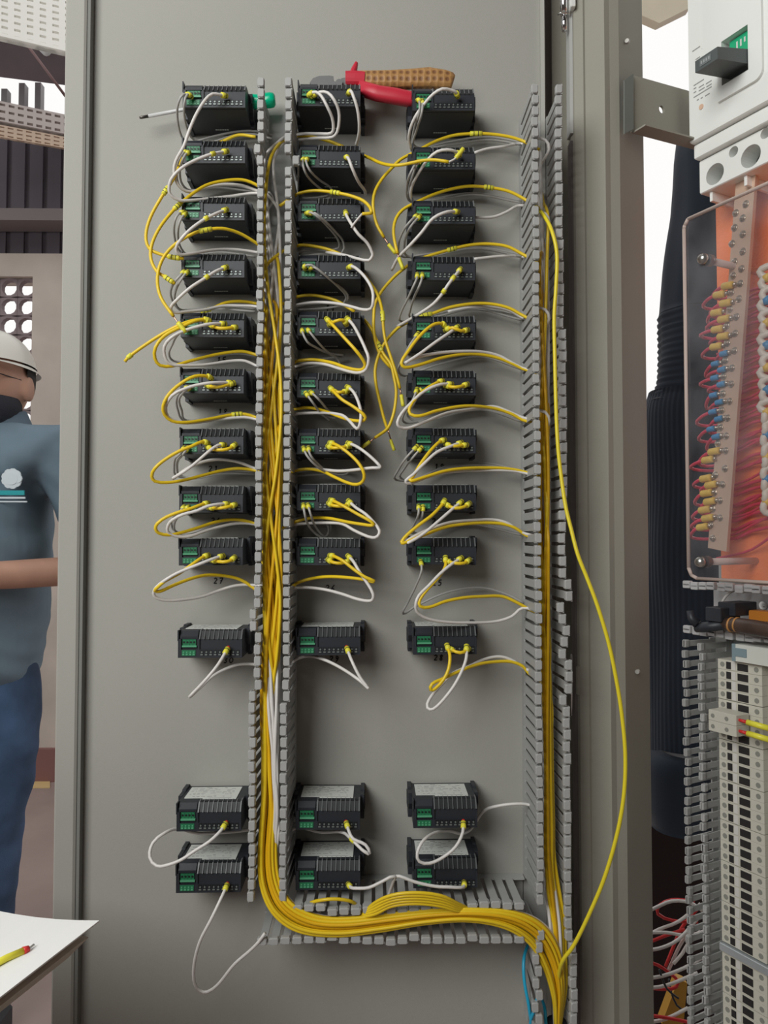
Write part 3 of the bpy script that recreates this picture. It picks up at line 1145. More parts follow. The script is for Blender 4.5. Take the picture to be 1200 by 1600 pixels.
loop_wire(0, 7, 'W', [(358, 787), (340, 788), (324, 791), (308, 798), (286, 804), (270, 812), (263, 820), (262, 831), (272, 837), (286, 839), (300, 837), (320, 830), (340, 824), (368, 818), (398, 819)])
sense(0, 7, 0, [(288, 791), (282, 798), (270, 808), (268, 820), (274, 830)], [(290, 834), (320, 826), (350, 812), (398, 812)])
sense(0, 7, 1, [(295, 791), (288, 798), (275, 812), (272, 824), (277, 832)], [(300, 833), (350, 812), (398, 813)])
loop_wire(0, 8, 'Y', [(326, 867), (316, 871), (300, 882), (280, 896), (258, 908), (246, 918), (242, 923), (250, 924), (270, 915), (296, 905), (320, 899), (344, 899), (368, 903), (384, 910), (398, 920)])
jumper(0, 8, [(330, 875), (348, 878), (360, 876), (367, 870)])
loop_wire(0, 8, 'W', [(350, 868), (336, 872), (320, 878), (300, 886), (276, 896), (256, 908), (244, 918), (240, 927), (244, 934), (260, 938), (284, 937), (316, 932), (344, 922), (368, 915), (392, 914)])
loop_wire(0, 9, 'W', [(356, 1013), (339, 1041), (318, 1066), (296, 1089), (298, 1088), (311, 1076), (332, 1057), (353, 1045), (374, 1038), (397, 1038)], red=True)
loop_wire(0, 10, 'W', [(353, 1286), (345, 1298), (327, 1315), (305, 1329), (284, 1343), (264, 1351), (245, 1353), (234, 1339), (239, 1317), (255, 1303), (277, 1295, .05), (310, 1302, .035), (360, 1300, .03), (397, 1297, .036)], red=True)
make_wire([(355, 1382, .064), (349, 1396, .074), (331, 1434, .085), (312, 1472, .085), (303, 1510, .08), (304, 1536, .075), (312, 1548, .07), (324, 1550, .07), (340, 1539, .07), (366, 1507, .072), (391, 1485, .076), (404, 1472, .08), (414, 1458, .082)],
          RW, WHT, 'long white wire hanging from the bottommost left controller to the duct corner', GR['W'], ('start',), red=True)
# ---- middle column
loop_wire(1, 0, 'W', [(482, 150), (486, 146), (494, 144), (502, 150), (512, 168), (519, 184), (521, 200), (518, 208), (500, 209), (474, 209), (454, 212)], prof='P', desc='inner of two white wires bending over the topmost middle controller')
loop_wire(1, 0, 'W', [(486, 151), (500, 144), (512, 145), (522, 156), (529, 172), (530, 188), (527, 206), (520, 214), (492, 216), (454, 222)], prof='P', desc='outer of two white wires bending over the topmost middle controller')
loop_wire(1, 0, 'W', [(544, 147), (548, 142), (552, 150), (558, 168), (561, 188), (561, 208), (556, 228)], duct=False)
loop_wire(1, 0, 'Y', [(536, 229), (512, 220), (488, 214), (466, 212), (454, 216)], (), True, 'D', 'yellow wire running left into the duct under the topmost middle controller')
sense(1, 1, 0, [(476, 248), (473, 250), (475, 264), (484, 280), (502, 296), (515, 304)], [(500, 308), (470, 312), (454, 316)])
sense(1, 1, 1, [(481, 248), (478, 252), (484, 266), (500, 282), (518, 296)], [(515, 306), (494, 311), (470, 313), (454, 318)])
loop_wire(1, 1, 'W', [(540, 246), (544, 247), (550, 262), (560, 284), (570, 298), (571, 304)], duct=False)
mk([(437, 322, .042), (454, 310), (468, 302), (490, 298), (510, 299), (530, 302), (548, 306), (568, 314), (578, 324), (581, 333)], [(0, .04), (.4, .05), (1, .08)],
   'yellow wire from the duct bending down beside the third middle controller', (((524, 301), .012),), YEL)
mk([(581, 333, .08), (572, 334, .08), (566, 334, .08)], [(0, .08), (1, .08)], 'short yellow sleeve end pointing left at the third middle controller', m=YEL, r=RY)
mk([(566, 334, .08), (560, 341, .08), (552, 351, .08), (549, 356, .08)], [(0, .08), (1, .08)], 'white wire tip with yellow marker over the third middle controller', (((560, 341), .009),), WHT, .0012)
sense(1, 2, 0, [(478, 334), (486, 332), (498, 340), (512, 354), (524, 368), (530, 380)], [(528, 388), (500, 392), (476, 392), (455, 396)])
sense(1, 2, 1, [(482, 335), (492, 333), (506, 344), (524, 362), (537, 380)], [(534, 392), (500, 394), (455, 399)])
loop_wire(1, 2, 'W', [(540, 331), (542, 338), (549, 350), (560, 366), (574, 380), (582, 396), (581, 402), (576, 407), (562, 405), (540, 399), (510, 394)], duct=False)
loop_wire(1, 2, 'Y', [(534, 398), (514, 390), (492, 385), (470, 383), (454, 388)], (), True, 'D', 'yellow wire running left into the duct above the fourth middle controller')
sense(1, 3, 0, [(477, 421), (476, 416), (486, 414), (506, 428), (526, 444), (540, 456), (544, 466)], [(536, 474), (500, 474), (455, 480)])
sense(1, 3, 1, [(484, 421), (490, 417), (510, 432), (530, 450), (541, 466)], [(530, 475), (455, 482)])
loop_wire(1, 3, 'W', [(544, 419), (550, 416), (562, 424), (574, 438), (582, 454), (583, 470), (580, 482), (568, 484), (552, 480), (536, 476), (514, 473), (484, 473), (455, 479)])
loop_wire(1, 3, 'Y', [(554, 487), (540, 478), (526, 470), (506, 464), (484, 461), (464, 464), (453, 471)], (), True, 'D', 'yellow wire running left into the duct above the fifth middle controller')
loop_wire(1, 4, 'Y', [(510, 498), (520, 508), (540, 530), (558, 550), (570, 568), (568, 576), (560, 578), (540, 574), (520, 567), (490, 562), (466, 564), (454, 569)])
jumper(1, 4, [(514, 508), (524, 502), (536, 500), (541, 508)])
loop_wire(1, 4, 'W', [(542, 497), (552, 508), (564, 530), (572, 548), (576, 560), (573, 576), (564, 582), (552, 582), (530, 576), (506, 569), (480, 568), (456, 575)])
sense(1, 4, 0, [(472, 515), (473, 520), (480, 534), (492, 542), (508, 550), (524, 554)], [(538, 556), (510, 560), (470, 566), (454, 572)])
sense(1, 4, 1, [(481, 515), (485, 520), (498, 536), (514, 552), (528, 562)], [(530, 570), (500, 568), (455, 577)])
loop_wire(1, 5, 'Y', [(516, 606), (520, 610), (534, 624), (550, 634), (564, 644), (571, 652), (568, 657), (552, 657), (536, 653), (506, 642), (480, 637), (455, 641)])
jumper(1, 5, [(520, 611), (530, 613), (543, 611)])
loop_wire(1, 5, 'W', [(542, 604), (552, 612), (560, 628), (564, 646), (562, 664), (558, 670), (550, 662), (540, 652), (532, 648), (505, 645), (455, 648)])
sense(1, 5, 0, [(477, 613), (488, 628), (500, 644), (514, 656)], [(510, 652), (480, 641), (455, 645)])
sense(1, 5, 1, [(485, 612), (496, 622), (512, 640), (526, 652)], [(520, 650), (480, 640), (455, 645)])
loop_wire(1, 6, 'Y', [(515, 692), (521, 693), (534, 700), (549, 712), (562, 726), (569, 741), (567, 752), (558, 757), (545, 755), (524, 746), (502, 736), (477, 733), (453, 738)])
jumper(1, 6, [(512, 697), (521, 700), (534, 699), (547, 697)])
loop_wire(1, 6, 'W', [(543, 692), (556, 697), (571, 707), (586, 720), (594, 729), (593, 731), (582, 731), (547, 735), (528, 736), (506, 734), (487, 733), (453, 736)])
sense(1, 6, 0, [(474, 699), (479, 711), (492, 726), (509, 737), (528, 742), (541, 741), (545, 735)], [(530, 734), (490, 734), (455, 740)])
sense(1, 6, 1, [(482, 699), (485, 711), (498, 726), (515, 739), (526, 741)], [(510, 738), (455, 741)])
loop_wire(1, 7, 'Y', [(516, 781), (524, 784), (541, 793), (560, 804), (575, 812), (584, 819), (580, 821), (571, 820), (545, 816), (515, 810), (491, 809), (468, 813), (452, 820)])
jumper(1, 7, [(513, 786), (521, 790), (534, 791), (549, 787)])
loop_wire(1, 7, 'W', [(544, 782), (556, 793), (571, 803), (584, 816), (593, 829), (590, 838), (582, 840), (569, 836), (552, 828), (536, 819), (515, 817), (477, 818), (452, 822)])
sense(1, 7, 0, [(474, 788), (476, 802), (481, 819), (491, 832), (506, 840)], [(514, 834), (516, 819), (496, 804), (470, 808), (453, 815)])
sense(1, 7, 1, [(481, 788), (485, 802), (492, 821), (506, 838)], [(512, 832), (512, 818), (494, 806), (453, 817)])
loop_wire(1, 8, 'Y', [(515, 868), (522, 869), (537, 877), (552, 889), (571, 902), (585, 908), (582, 909), (571, 906), (549, 903), (515, 901), (487, 904), (464, 911), (452, 921)])
jumper(1, 8, [(512, 874), (521, 879), (534, 880), (547, 876)])
loop_wire(1, 8, 'W', [(543, 868), (552, 877), (562, 894), (575, 913), (583, 928), (582, 937), (575, 939), (558, 936), (534, 928), (506, 921), (477, 918), (452, 920)])
loop_wire(1, 9, 'W', [(542, 1012), (549, 1031), (563, 1059), (576, 1076), (575, 1075), (563, 1064), (535, 1045), (507, 1031), (482, 1025), (461, 1031), (449, 1043)], red=True)
loop_wire(1, 10, 'W', [(541, 1285), (546, 1301), (552, 1311), (571, 1320), (578, 1334), (572, 1332), (565, 1327), (549, 1311), (533, 1300, .05), (500, 1300, .03), (465, 1293, .03), (447, 1304, .036)], ('start', ((550, 1309), .006)), red=True)
# ---- bottom joint wires
make_wire([(544, 1381, .064), (549, 1387, .074), (556, 1388, .078), (576, 1387, .08), (596, 1378, .08), (616, 1369, .08), (614, 1378, .075), (608, 1397, .066), (604, 1425, .055), (620, 1440, .05)], RW, WHT,
          'white wire from the bottommost middle controller dipping into the bottom duct', GR['W'], ('start',), red=True)
make_wire([(725, 1378, .064), (724, 1386, .074), (700, 1386, .08), (680, 1385, .08), (648, 1378, .08), (624, 1369, .078), (617, 1371, .076), (611, 1395, .066), (607, 1425, .052), (630, 1440, .048)], RW, WHT,
          'white wire from the bottommost right controller dipping into the bottom duct', GR['W'], ('start',), red=True)
# ---- right column
loop_wire(2, 0, 'W', [(715, 151), (712, 144), (704, 141), (691, 139), (677, 147), (661, 165), (648, 184), (640, 205), (639, 221), (644, 235)], duct=False, red=True)
sense(2, 0, 0, [(652, 157), (655, 157), (655, 176), (648, 197), (644, 224)], [(648, 234), (700, 222), (760, 214), (815, 222)])
sense(2, 0, 1, [(660, 157), (659, 176), (652, 200), (649, 229)], [(700, 224), (760, 216), (815, 223)])
mk([(843, 234, .044), (816, 220), (792, 213), (760, 209), (733, 209), (707, 212), (680, 221), (657, 233), (643, 240), (625, 250), (610, 265), (596, 281), (586, 299), (583, 315), (584, 331), (589, 351), (600, 371)], [(0, .04), (.5, .032), (1, .045)],
   'loose yellow wire from the right duct, curving down between the second and third rows', (((745, 209), .014),))
mk([(600, 371), (608, 383)], [(0, .045), (1, .045)], 'bare strand of the loose yellow wire at the third row', m=COPPER, r=.0008)
mk([(607, 382), (618, 396)], [(0, .045), (1, .045)], 'loose yellow sleeve at the third row, left one', m=YEL2, r=.0022)
loop_wire(2, 0, 'W', [(741, 239), (760, 233), (787, 229), (813, 225)], (), True, 'D', 'white wire running straight into the right duct beside the second controller')
mk([(563, 241, .02), (578, 247), (593, 254), (609, 258), (625, 258), (641, 255), (660, 251), (680, 250), (701, 253)], [(0, .02), (.4, .07), (1, .082)],
   'yellow wire crossing from the middle column onto the second right controller', ())
mk([(701, 253), (708, 250), (713, 246)], [(0, .082), (1, .08)], 'stripped white tip of the crossing yellow wire at second right controller', m=WHT, r=.0011)
mk([(712, 247), (718, 240), (724, 232)], [(0, .080), (1, .08)], 'upright yellow sleeve on the second right controller', m=YEL2, r=.0024)
loop_wire(2, 1, 'W', [(718, 243), (712, 237), (699, 234), (683, 237), (669, 249), (653, 272), (643, 293), (642, 307), (647, 317)], duct=False, red=True)
sense(2, 1, 0, [(653, 252), (643, 267), (636, 288), (636, 307), (644, 316)], [(680, 310), (740, 302), (815, 314)])
sense(2, 1, 1, [(657, 252), (651, 258), (644, 277), (640, 293), (642, 312)], [(680, 309), (740, 301), (815, 314)])
w_, _p = mk([(843, 326, .044), (819, 311), (795, 299), (765, 293), (733, 291), (707, 295), (680, 303), (651, 316), (629, 328), (619, 341), (615, 357), (616, 373), (621, 396)], [(0, .04), (.5, .032), (1, .05)],
   'yellow wire from the right duct curving left of the third right controller', (((768, 293), .011),))
mk([(621, 396), (624, 405)], [(0, .05), (1, .05)], 'bare strand of the yellow wire beside the third right controller', m=COPPER, r=.0008)
mk([(623, 403), (630, 421)], [(0, .05), (1, .05)], 'loose yellow sleeve at the third row, right one', m=YEL2, r=.0022)
loop_wire(2, 1, 'W', [(741, 340), (771, 339), (792, 331), (813, 321)], (), True, 'D', 'white wire rising into the right duct beside the third controller')
loop_wire(2, 2, 'W', [(716, 331), (699, 331), (677, 341), (659, 363), (640, 384), (622, 403), (612, 422)], duct=False)
sense(2, 2, 0, [(652, 336), (640, 347), (629, 363), (623, 381), (626, 400)], [(660, 398), (740, 386), (815, 398)])
sense(2, 2, 1, [(657, 337), (643, 352), (635, 368), (632, 381), (636, 400)], [(670, 398), (740, 385), (815, 398)])
mk([(843, 412, .044), (816, 397), (792, 385), (760, 381), (733, 383), (707, 389), (669, 400), (659, 404), (642, 412), (622, 427), (607, 442), (595, 457), (586, 475), (584, 496), (584, 515), (587, 535), (593, 552), (600, 563), (611, 575)], [(0, .04), (.5, .028), (1, .03)],
   'long yellow wire from the right duct bowing between columns at the fifth row', (((705, 389), .011),))
mk([(611, 575), (615, 585)], [(0, .03), (1, .03)], 'bare strand of the long bowed yellow wire', m=COPPER, r=.0008)
loop_wire(2, 2, 'W', [(740, 405), (765, 402), (790, 400), (814, 401)], (), True, 'D', 'white wire running straight into the right duct beside the fourth controller')
loop_wire(2, 3, 'W', [(720, 420), (710, 432), (700, 445), (691, 459), (677, 475), (657, 489), (637, 501), (621, 510)], ('start', ((704, 437), .006), ((691, 458), .005)), False)
sense(2, 3, 0, [(652, 428), (651, 436), (647, 445), (637, 467), (627, 487), (624, 500), (631, 502)], [(660, 496), (740, 480), (815, 496)])
sense(2, 3, 1, [(660, 428), (659, 436), (656, 445), (647, 465), (641, 485), (641, 497)], [(680, 492), (740, 480), (815, 497)])
mk([(843, 506, .044), (815, 492), (797, 482), (775, 476), (750, 474), (725, 476), (700, 481), (675, 490), (655, 495), (632, 506), (621, 513), (606, 529), (595, 547), (589, 563), (586, 580), (588, 603), (593, 626), (600, 654), (606, 672)], [(0, .04), (.5, .03), (1, .032)],
   'long yellow wire from the right duct reaching down to the seventh row', (((668, 492), .016),))
mk([(606, 672), (611, 688)], [(0, .032), (1, .03)], 'bare strand under the long yellow wire at the seventh row', m=COPPER, r=.0008)
mk([(610, 687), (616, 704)], [(0, .03), (1, .03)], 'loose yellow sleeve below the seventh row', m=YEL2, r=.0019)
loop_wire(2, 3, 'W', [(700, 487), (737, 480), (770, 480), (792, 484), (815, 496)], (), True, 'D', 'white wire arching into the right duct above the fifth controller')
mk([(560, 424, .02), (568, 428), (577, 440), (588, 456), (595, 475), (598, 493), (599, 510), (602, 531), (611, 559), (619, 584), (625, 607)], [(0, .02), (.4, .04), (1, .045)],
   'yellow wire from behind the fourth middle controller down to the sixth row', (((598, 496), .012),))
mk([(625, 607), (627, 618)], [(0, .045), (1, .045)], 'bare strand of the yellow wire at the sixth row', m=COPPER, r=.0008)
mk([(627, 617), (630, 635)], [(0, .045), (1, .045)], 'loose yellow sleeve beside the sixth right controller', m=YEL2, r=.0022)
mk([(562, 495, .02), (569, 500), (581, 515), (590, 535), (600, 554), (611, 570), (616, 591), (619, 608), (618, 629), (614, 650), (606, 669), (595, 678), (586, 684)], [(0, .02), (.4, .035), (1, .045)],
   'yellow wire from behind the fifth middle controller, curling left at its end', (((592, 540), .012),))
mk([(586, 684), (577, 691)], [(0, .045), (1, .045)], 'bare strand at the curled yellow wire end', m=COPPER, r=.0008)
mk([(578, 690), (565, 699)], [(0, .045), (1, .045)], 'loose yellow sleeve touching the seventh middle controller', m=YEL2, r=.0022)
loop_wire(2, 4, 'Y', [(696, 512), (692, 506), (680, 506), (665, 516), (650, 532), (637, 550), (627, 567), (632, 574), (655, 570), (687, 560), (720, 554), (750, 554), (780, 560), (802, 569), (816, 576)])
jumper(2, 4, [(695, 516), (707, 512), (720, 517), (731, 515)])
loop_wire(2, 4, 'W', [(716, 510), (702, 520), (680, 535), (657, 552), (637, 565), (632, 568), (650, 559), (682, 552), (720, 549), (755, 550), (780, 556), (797, 565), (816, 575)])
sense(2, 4, 0, [(654, 520), (640, 540), (630, 560), (622, 577), (627, 586), (637, 586)], [(690, 568), (750, 557), (815, 577)])
loop_wire(2, 5, 'Y', [(692, 595), (685, 597), (667, 607), (650, 622), (640, 637), (641, 647), (655, 650), (682, 642), (720, 635), (750, 635), (780, 640), (800, 647), (816, 656)])
jumper(2, 5, [(695, 602), (712, 605), (731, 600)])
loop_wire(2, 5, 'W', [(707, 600), (687, 601), (662, 612), (642, 630), (627, 647), (621, 660), (624, 667), (637, 669), (662, 660), (700, 645), (740, 639), (770, 635), (790, 641), (815, 652)])
sense(2, 5, 0, [(652, 607), (645, 625), (632, 645), (629, 657), (640, 661)], [(690, 648), (750, 638), (815, 656)])
sense(2, 5, 1, [(659, 607), (647, 630), (637, 650)], [(655, 656), (750, 637), (815, 656)])
loop_wire(2, 6, 'Y', [(695, 687), (687, 690), (672, 705), (657, 725), (645, 745), (640, 750), (645, 751), (662, 746), (695, 736), (725, 732), (760, 731), (790, 732), (818, 737)])
jumper(2, 6, [(696, 694), (710, 697), (730, 695)])
loop_wire(2, 6, 'W', [(722, 691), (705, 697), (682, 707), (662, 725), (645, 742), (634, 751), (636, 755), (645, 754), (670, 745), (700, 738), (750, 735), (790, 735), (815, 738)])
sense(2, 6, 0, [(653, 696), (635, 715), (622, 735), (616, 747), (625, 751)], [(650, 748), (700, 728), (760, 724), (815, 736)])
sense(2, 6, 1, [(660, 698), (645, 715), (632, 732), (626, 747)], [(650, 748), (700, 728), (760, 724), (815, 736)])
loop_wire(2, 7, 'Y', [(695, 781), (692, 787), (675, 805), (655, 820), (637, 835), (627, 847), (630, 849), (642, 844), (665, 835), (695, 824), (725, 819), (760, 817), (787, 819), (805, 825), (821, 836)])
jumper(2, 7, [(695, 787), (710, 794), (725, 792), (734, 786)])
loop_wire(2, 7, 'W', [(722, 783), (705, 797), (682, 817), (660, 835), (642, 846), (634, 848), (645, 839), (675, 825), (705, 816), (737, 813), (770, 812), (792, 817), (815, 832)])
sense(2, 7, 0, [(654, 790), (654, 802), (647, 820), (640, 832)], [(660, 832), (720, 815), (815, 833)])
sense(2, 7, 1, [(661, 790), (660, 805), (654, 820), (647, 832)], [(670, 830), (720, 814), (815, 833)])
loop_wire(2, 8, 'Y', [(696, 870), (696, 885), (685, 902), (667, 922), (656, 937), (656, 947), (670, 949), (695, 940), (725, 934), (755, 932), (785, 932), (805, 940), (825, 951)])
jumper(2, 8, [(696, 876), (710, 880), (725, 880), (734, 874)])
loop_wire(2, 8, 'W', [(722, 871), (705, 882), (687, 897), (670, 915), (655, 930), (650, 942), (651, 955), (666, 966), (698, 972), (740, 973), (775, 971), (800, 963), (817, 950)])
sense(2, 8, 0, [(657, 876), (659, 890), (650, 915), (637, 942), (630, 959)], [(650, 947), (700, 925), (750, 918), (790, 928), (818, 942)])
loop_wire(2, 9, 'Y', [(698, 1007), (703, 1024), (701, 1045), (693, 1062), (680, 1076), (673, 1078), (675, 1069), (691, 1061), (715, 1050), (747, 1038), (775, 1034), (799, 1034), (817, 1041), (826, 1052)])
jumper(2, 9, [(700, 1012), (719, 1020), (733, 1013)])
loop_wire(2, 9, 'W', [(729, 1008), (728, 1031), (715, 1062), (698, 1087), (677, 1108), (668, 1106), (670, 1094), (684, 1076), (708, 1052), (733, 1041), (757, 1030), (782, 1026), (803, 1033), (820, 1045)])
loop_wire(2, 10, 'W', [(724, 1284), (723, 1301), (712, 1323), (693, 1339), (671, 1349), (655, 1346), (652, 1333), (661, 1314), (680, 1301, .06), (700, 1298, .04), (730, 1300, .02), (755, 1268, .02), (775, 1260, .03), (807, 1256, .036), (828, 1258, .036)], red=True)
# ---- extra feed wires filling the ducts
for k in range(13):
    y0 = [380, 450, 520, 560, 600, 640, 690, 730, 790, 840, 880, 940, 980][k]
    x0 = rnd.choice([418, 436])
    pts = [(x0, y0, .012), (x0 + (5 if x0 < 425 else -5), y0 + 14, .03)] + left_lane(x0, y0, rnd)
    make_wire(pts, RY, YELB if k % 3 else YEL, 'yellow wire packed in the bundle down the duct between left and middle columns', 'yellow wires bundled in the duct')
for k in range(8):
    y0 = [300, 420, 560, 660, 760, 860, 950, 1000][k]
    pts = [(420, y0, .012), (426, y0 + 14, .03)] + left_lane(420, y0, rnd, True)
    make_wire(pts, RW, WHT, 'white wire packed in the bundle down the duct between left and middle columns', 'white wires bundled in the duct')
for k in range(9):
    y0 = [300, 370, 430, 480, 540, 600, 700, 790, 900][k]
    pts = [(846, y0, .012), (849, y0 + 16, .03)] + right_lane(846, y0, rnd)
    make_wire(pts, RY, YELB if k % 3 else YEL, 'yellow wire packed in the bundle down the hinge-side duct', 'yellow wires bundled in the hinge-side duct')
for k in range(4):
    y0 = [215, 330, 480, 640][k]
    pts = [(834, y0, .06), (852, y0 + 4, .062), (858, y0 + 18, .06)] + right_lane(858, y0 + 10, rnd, True)
    make_wire(pts, RW, WHT, 'white wire packed in the bundle down the hinge-side duct', 'white wires bundled in the hinge-side duct')
# yellow wires that bulge over the fingers of the bottom duct
for k in range(5):
    o_ = k * 4.2
    make_wire([(560 - k * 4, 1436, .066), (584, 1412 + o_, .084), (612, 1399 + o_, .094 - k * .0012), (650, 1395 + o_, .097 - k * .0012), (690, 1400 + o_ * .95, .094 - k * .001), (716, 1412 + o_ * .7, .084), (745, 1424, .066), (800, 1432, .06), (850, 1470, .055), (868, 1540, .05), (870, 1640, .04)],
              RY, YEL, 'yellow wire bulging in front of the fingers of the bottom duct', 'yellow wires bulging out of the bottom duct')
make_wire([(470, 1424, .05), (485, 1411, .07), (505, 1406, .078), (528, 1405, .078), (550, 1409, .072), (570, 1424, .05), (610, 1430, .05)], RY, YEL, 'lone yellow arc above the first fingers of the bottom duct', None)
# the long loose yellow wire right of the duct
make_wire([(836, 322, .05), (850, 337, .07), (862, 360, .084), (870, 395, .088), (869, 445, .088), (866, 495, .088), (867, 560, .09), (869, 640, .092), (872, 700, .094), (877, 745, .096), (884, 792, .10), (892, 825, .104), (903, 867, .11), (918, 905, .114), (934, 948, .118), (951, 1005, .12), (963, 1062, .12), (972, 1120, .12), (977, 1180, .12), (975, 1240, .12), (965, 1300, .118), (945, 1370, .112), (920, 1430, .104), (896, 1478, .094), (880, 1500, .086), (873, 1525, .072), (872, 1560, .06), (872, 1640, .05)],
          .0021, YL, 'long bright yellow wire bowing out over the frame post to the right', None)
for k, pts in enumerate([[(828, 1470, .03), (819, 1495, .05), (819, 1530, .06), (826, 1570, .065), (833, 1620, .06)], [(838, 1640, .06), (829, 1598, .065), (836, 1575, .072), (840, 1552, .072), (836, 1535, .05)], [(856, 1640, .06), (853, 1600, .06), (851, 1575, .05), (846, 1560, .03)]]):
    make_wire(pts, .0018, CYAN, ['light blue wire hanging left of the lower duct end', 'light blue wire looping over a finger at the duct end', 'light blue wire tip inside the lower duct end'][k], 'light blue wires at the duct end')
bt = MB()
bt.tube([P(869, 1598, .055), P(870, 1640, .05)], .012, 14)
tag(bt.build('cable_sleeve', BLACK, smooth=True), 'black sleeve gathering the yellow wires at the very bottom', 'cable sleeve')
#==SECTION TOOLS==
# ------------------------------------------------------------------ pliers and screwdriver on the controllers
sd = empty('screwdriver', P(330, 165, .02), label='screwdriver with translucent green handle lying across the topmost left controller', cat='screwdriver')
GT = mat('green_acetate', (0.0, 0.62, 0.33), .18, trans=.3, spec=.6)
a, b = P(430, 156, .024), P(386, 160, .022)
ax = (b - a).normalized()
up = Vector((0, -1, 0))
sde = ax.cross(up).normalized()
hb = MB()
nseg = 18
prof = [(0, .0055), (.002, .0082), (.006, .0090), (.014, .0086), (.02, .0078), (.026, .0088), (.036, .0090), (.046, .0070), (.052, .0055)]
rings = []
for d_, r_ in prof:
    for j in range(nseg):
        g_ = 2 * PI * j / nseg
        rr2 = r_ * (1 - (.10 if j % 3 == 0 else 0))
        rings.append(a + ax * d_ + (up * math.cos(g_) + sde * math.sin(g_)) * rr2)
fs = []
for i in range(len(prof) - 1):
    for j in range(nseg):
        k = (j + 1) % nseg
        fs.append((i * nseg + j, i * nseg + k, (i + 1) * nseg + k, (i + 1) * nseg + j))
fs.append(tuple(range(nseg - 1, -1, -1)))
fs.append(tuple((len(prof) - 1) * nseg + j for j in range(nseg)))
hb.add(rings, fs)
hb.build('handle', GT, sd, smooth=True)
s = MB()
s.tube([a + ax * .05, P(288, 171, .0185), P(232, 181.5, .022)], .0021, 10)
s.build('insulated_shaft', mat('pale_shaft', (.6, .6, .6), .3), sd, smooth=True)
s = MB()
s.tube([P(232, 181.5, .022), P(221, 183.5, .0225), P(218, 184, .0226)], [.0018, .0017, .0012], 10)
s.build('blade_tip', mat('dark_steel', (.12, .11, .10), .35, metal=.8), sd, smooth=True)

pli = empty('pliers', P(600, 165, .03), label='side cutting pliers with tan and red grips lying on the middle and right controllers', cat='pliers')
TAN = bpy.data.materials.new('dimpled_tan_grip')
TAN.use_nodes = True
nt = TAN.node_tree
bs = nt.nodes['Principled BSDF']
bs.inputs['Roughness'].default_value = .55
vor = nt.nodes.new('ShaderNodeTexVoronoi')
vor.inputs['Scale'].default_value = 130
vor.inputs['Randomness'].default_value = .15
tcn = nt.nodes.new('ShaderNodeTexCoord')
nt.links.new(tcn.outputs['Object'], vor.inputs['Vector'])
rp = nt.nodes.new('ShaderNodeValToRGB')
rp.color_ramp.elements[0].color = (.20, .085, .03, 1)
rp.color_ramp.elements[1].color = (.42, .22, .075, 1)
rp.color_ramp.elements[0].position = .2
rp.color_ramp.elements[1].position = .45
nt.links.new(vor.outputs['Distance'], rp.inputs['Fac'])
nt.links.new(rp.outputs['Color'], bs.inputs['Base Color'])
bpn = nt.nodes.new('ShaderNodeBump')
bpn.inputs['Strength'].default_value = .8
bpn.inputs['Distance'].default_value = .002
nt.links.new(vor.outputs['Distance'], bpn.inputs['Height'])
nt.links.new(bpn.outputs['Normal'], bs.inputs['Normal'])


def flat_sweep(pts, hs, ds, n=14):
    """pts: (px,py,d) centre line; hs half-heights (z), ds half-depths (y)"""
    mb = MB()
    c = [P(*p) for p in pts]
    k = len(c)
    vs, fs = [], []
    for i in range(k):
        t = (c[min(i + 1, k - 1)] - c[max(i - 1, 0)]).normalized()
        b_ = Vector((0, -1, 0))
        a_ = b_.cross(t).normalized()
        for j in range(n):
            g = 2 * PI * j / n
            ca, sa = math.cos(g), math.sin(g)
            ex = .75
            vs.append(c[i] + a_ * hs[i] * math.copysign(abs(ca) ** ex, ca) + b_ * ds[i] * math.copysign(abs(sa) ** ex, sa))
    for i in range(k - 1):
        for j in range(n):
            q_ = (j + 1) % n
            fs.append((i * n + j, i * n + q_, (i + 1) * n + q_, (i + 1) * n + j))
    fs += [tuple(range(n - 1, -1, -1)), tuple((k - 1) * n + j for j in range(n))]
    mb.add(vs, fs)
    return mb


pd = .030
flat_sweep([(562, 124, pd), (575, 125, pd), (610, 125, pd), (640, 124, pd), (670, 122, pd), (695, 125, pd), (705, 127, pd), (708, 128, pd)],
           [.0095, .0100, .0105, .0112, .0118, .0108, .0096, .0075], [.006, .0068, .007, .007, .007, .007, .006, .0045]).build('tan_grip', TAN, pli, smooth=True)
REDG = mat('red_grip', (.55, .025, .05), .4)
flat_sweep([(540, 124, pd), (555, 124, pd), (570, 125, pd)], [.0085, .0088, .0085], [.0075, .0078, .0078]).build('red_collar', REDG, pli)
flat_sweep([(548, 122, pd - .004), (554, 108, pd - .004), (557, 99, pd - .004)], [.0035, .0035, .002], [.006, .005, .0035]).build('thumb_guard', REDG, pli)
flat_sweep([(560, 137, .034), (590, 146, .036), (615, 150, .037), (640, 155, .037), (668, 160, .036)], [.008, .0085, .0088, .0085, .005], [.007, .007, .007, .007, .005]).build('red_grip', REDG, pli, smooth=True)
STEEL = mat('tool_steel', (.17, .17, .17), .5, metal=.35)
mb = MB()
pts = [(484, 129), (489, 122), (499, 118.5), (515, 118), (521, 119), (521, 127), (529, 127), (534, 122), (541, 121), (541, 137), (520, 137), (492, 138)]
mb.prism([P(x, y, .034) for x, y in pts], (0, .010, 0))
mb.build('cutting_jaws', STEEL, pli)
mb = MB()
mb.disc_cyl(P(530, 130, .036), (0, -1, 0), .004, .002, 16)
mb.build('pivot_bolt', STEEL, pli)
#==SECTION CABINET==
# ------------------------------------------------------------------ cabinet interior, right
def lbox(mb, s0, s1, o0, o1, t0, t1, b=.001):
    """box in cabinet coordinates"""
    return mb.rbox(s0, s1, -o1, -o0, t0, t1, b, fn=lambda x, y, z: L(x, -y, z))


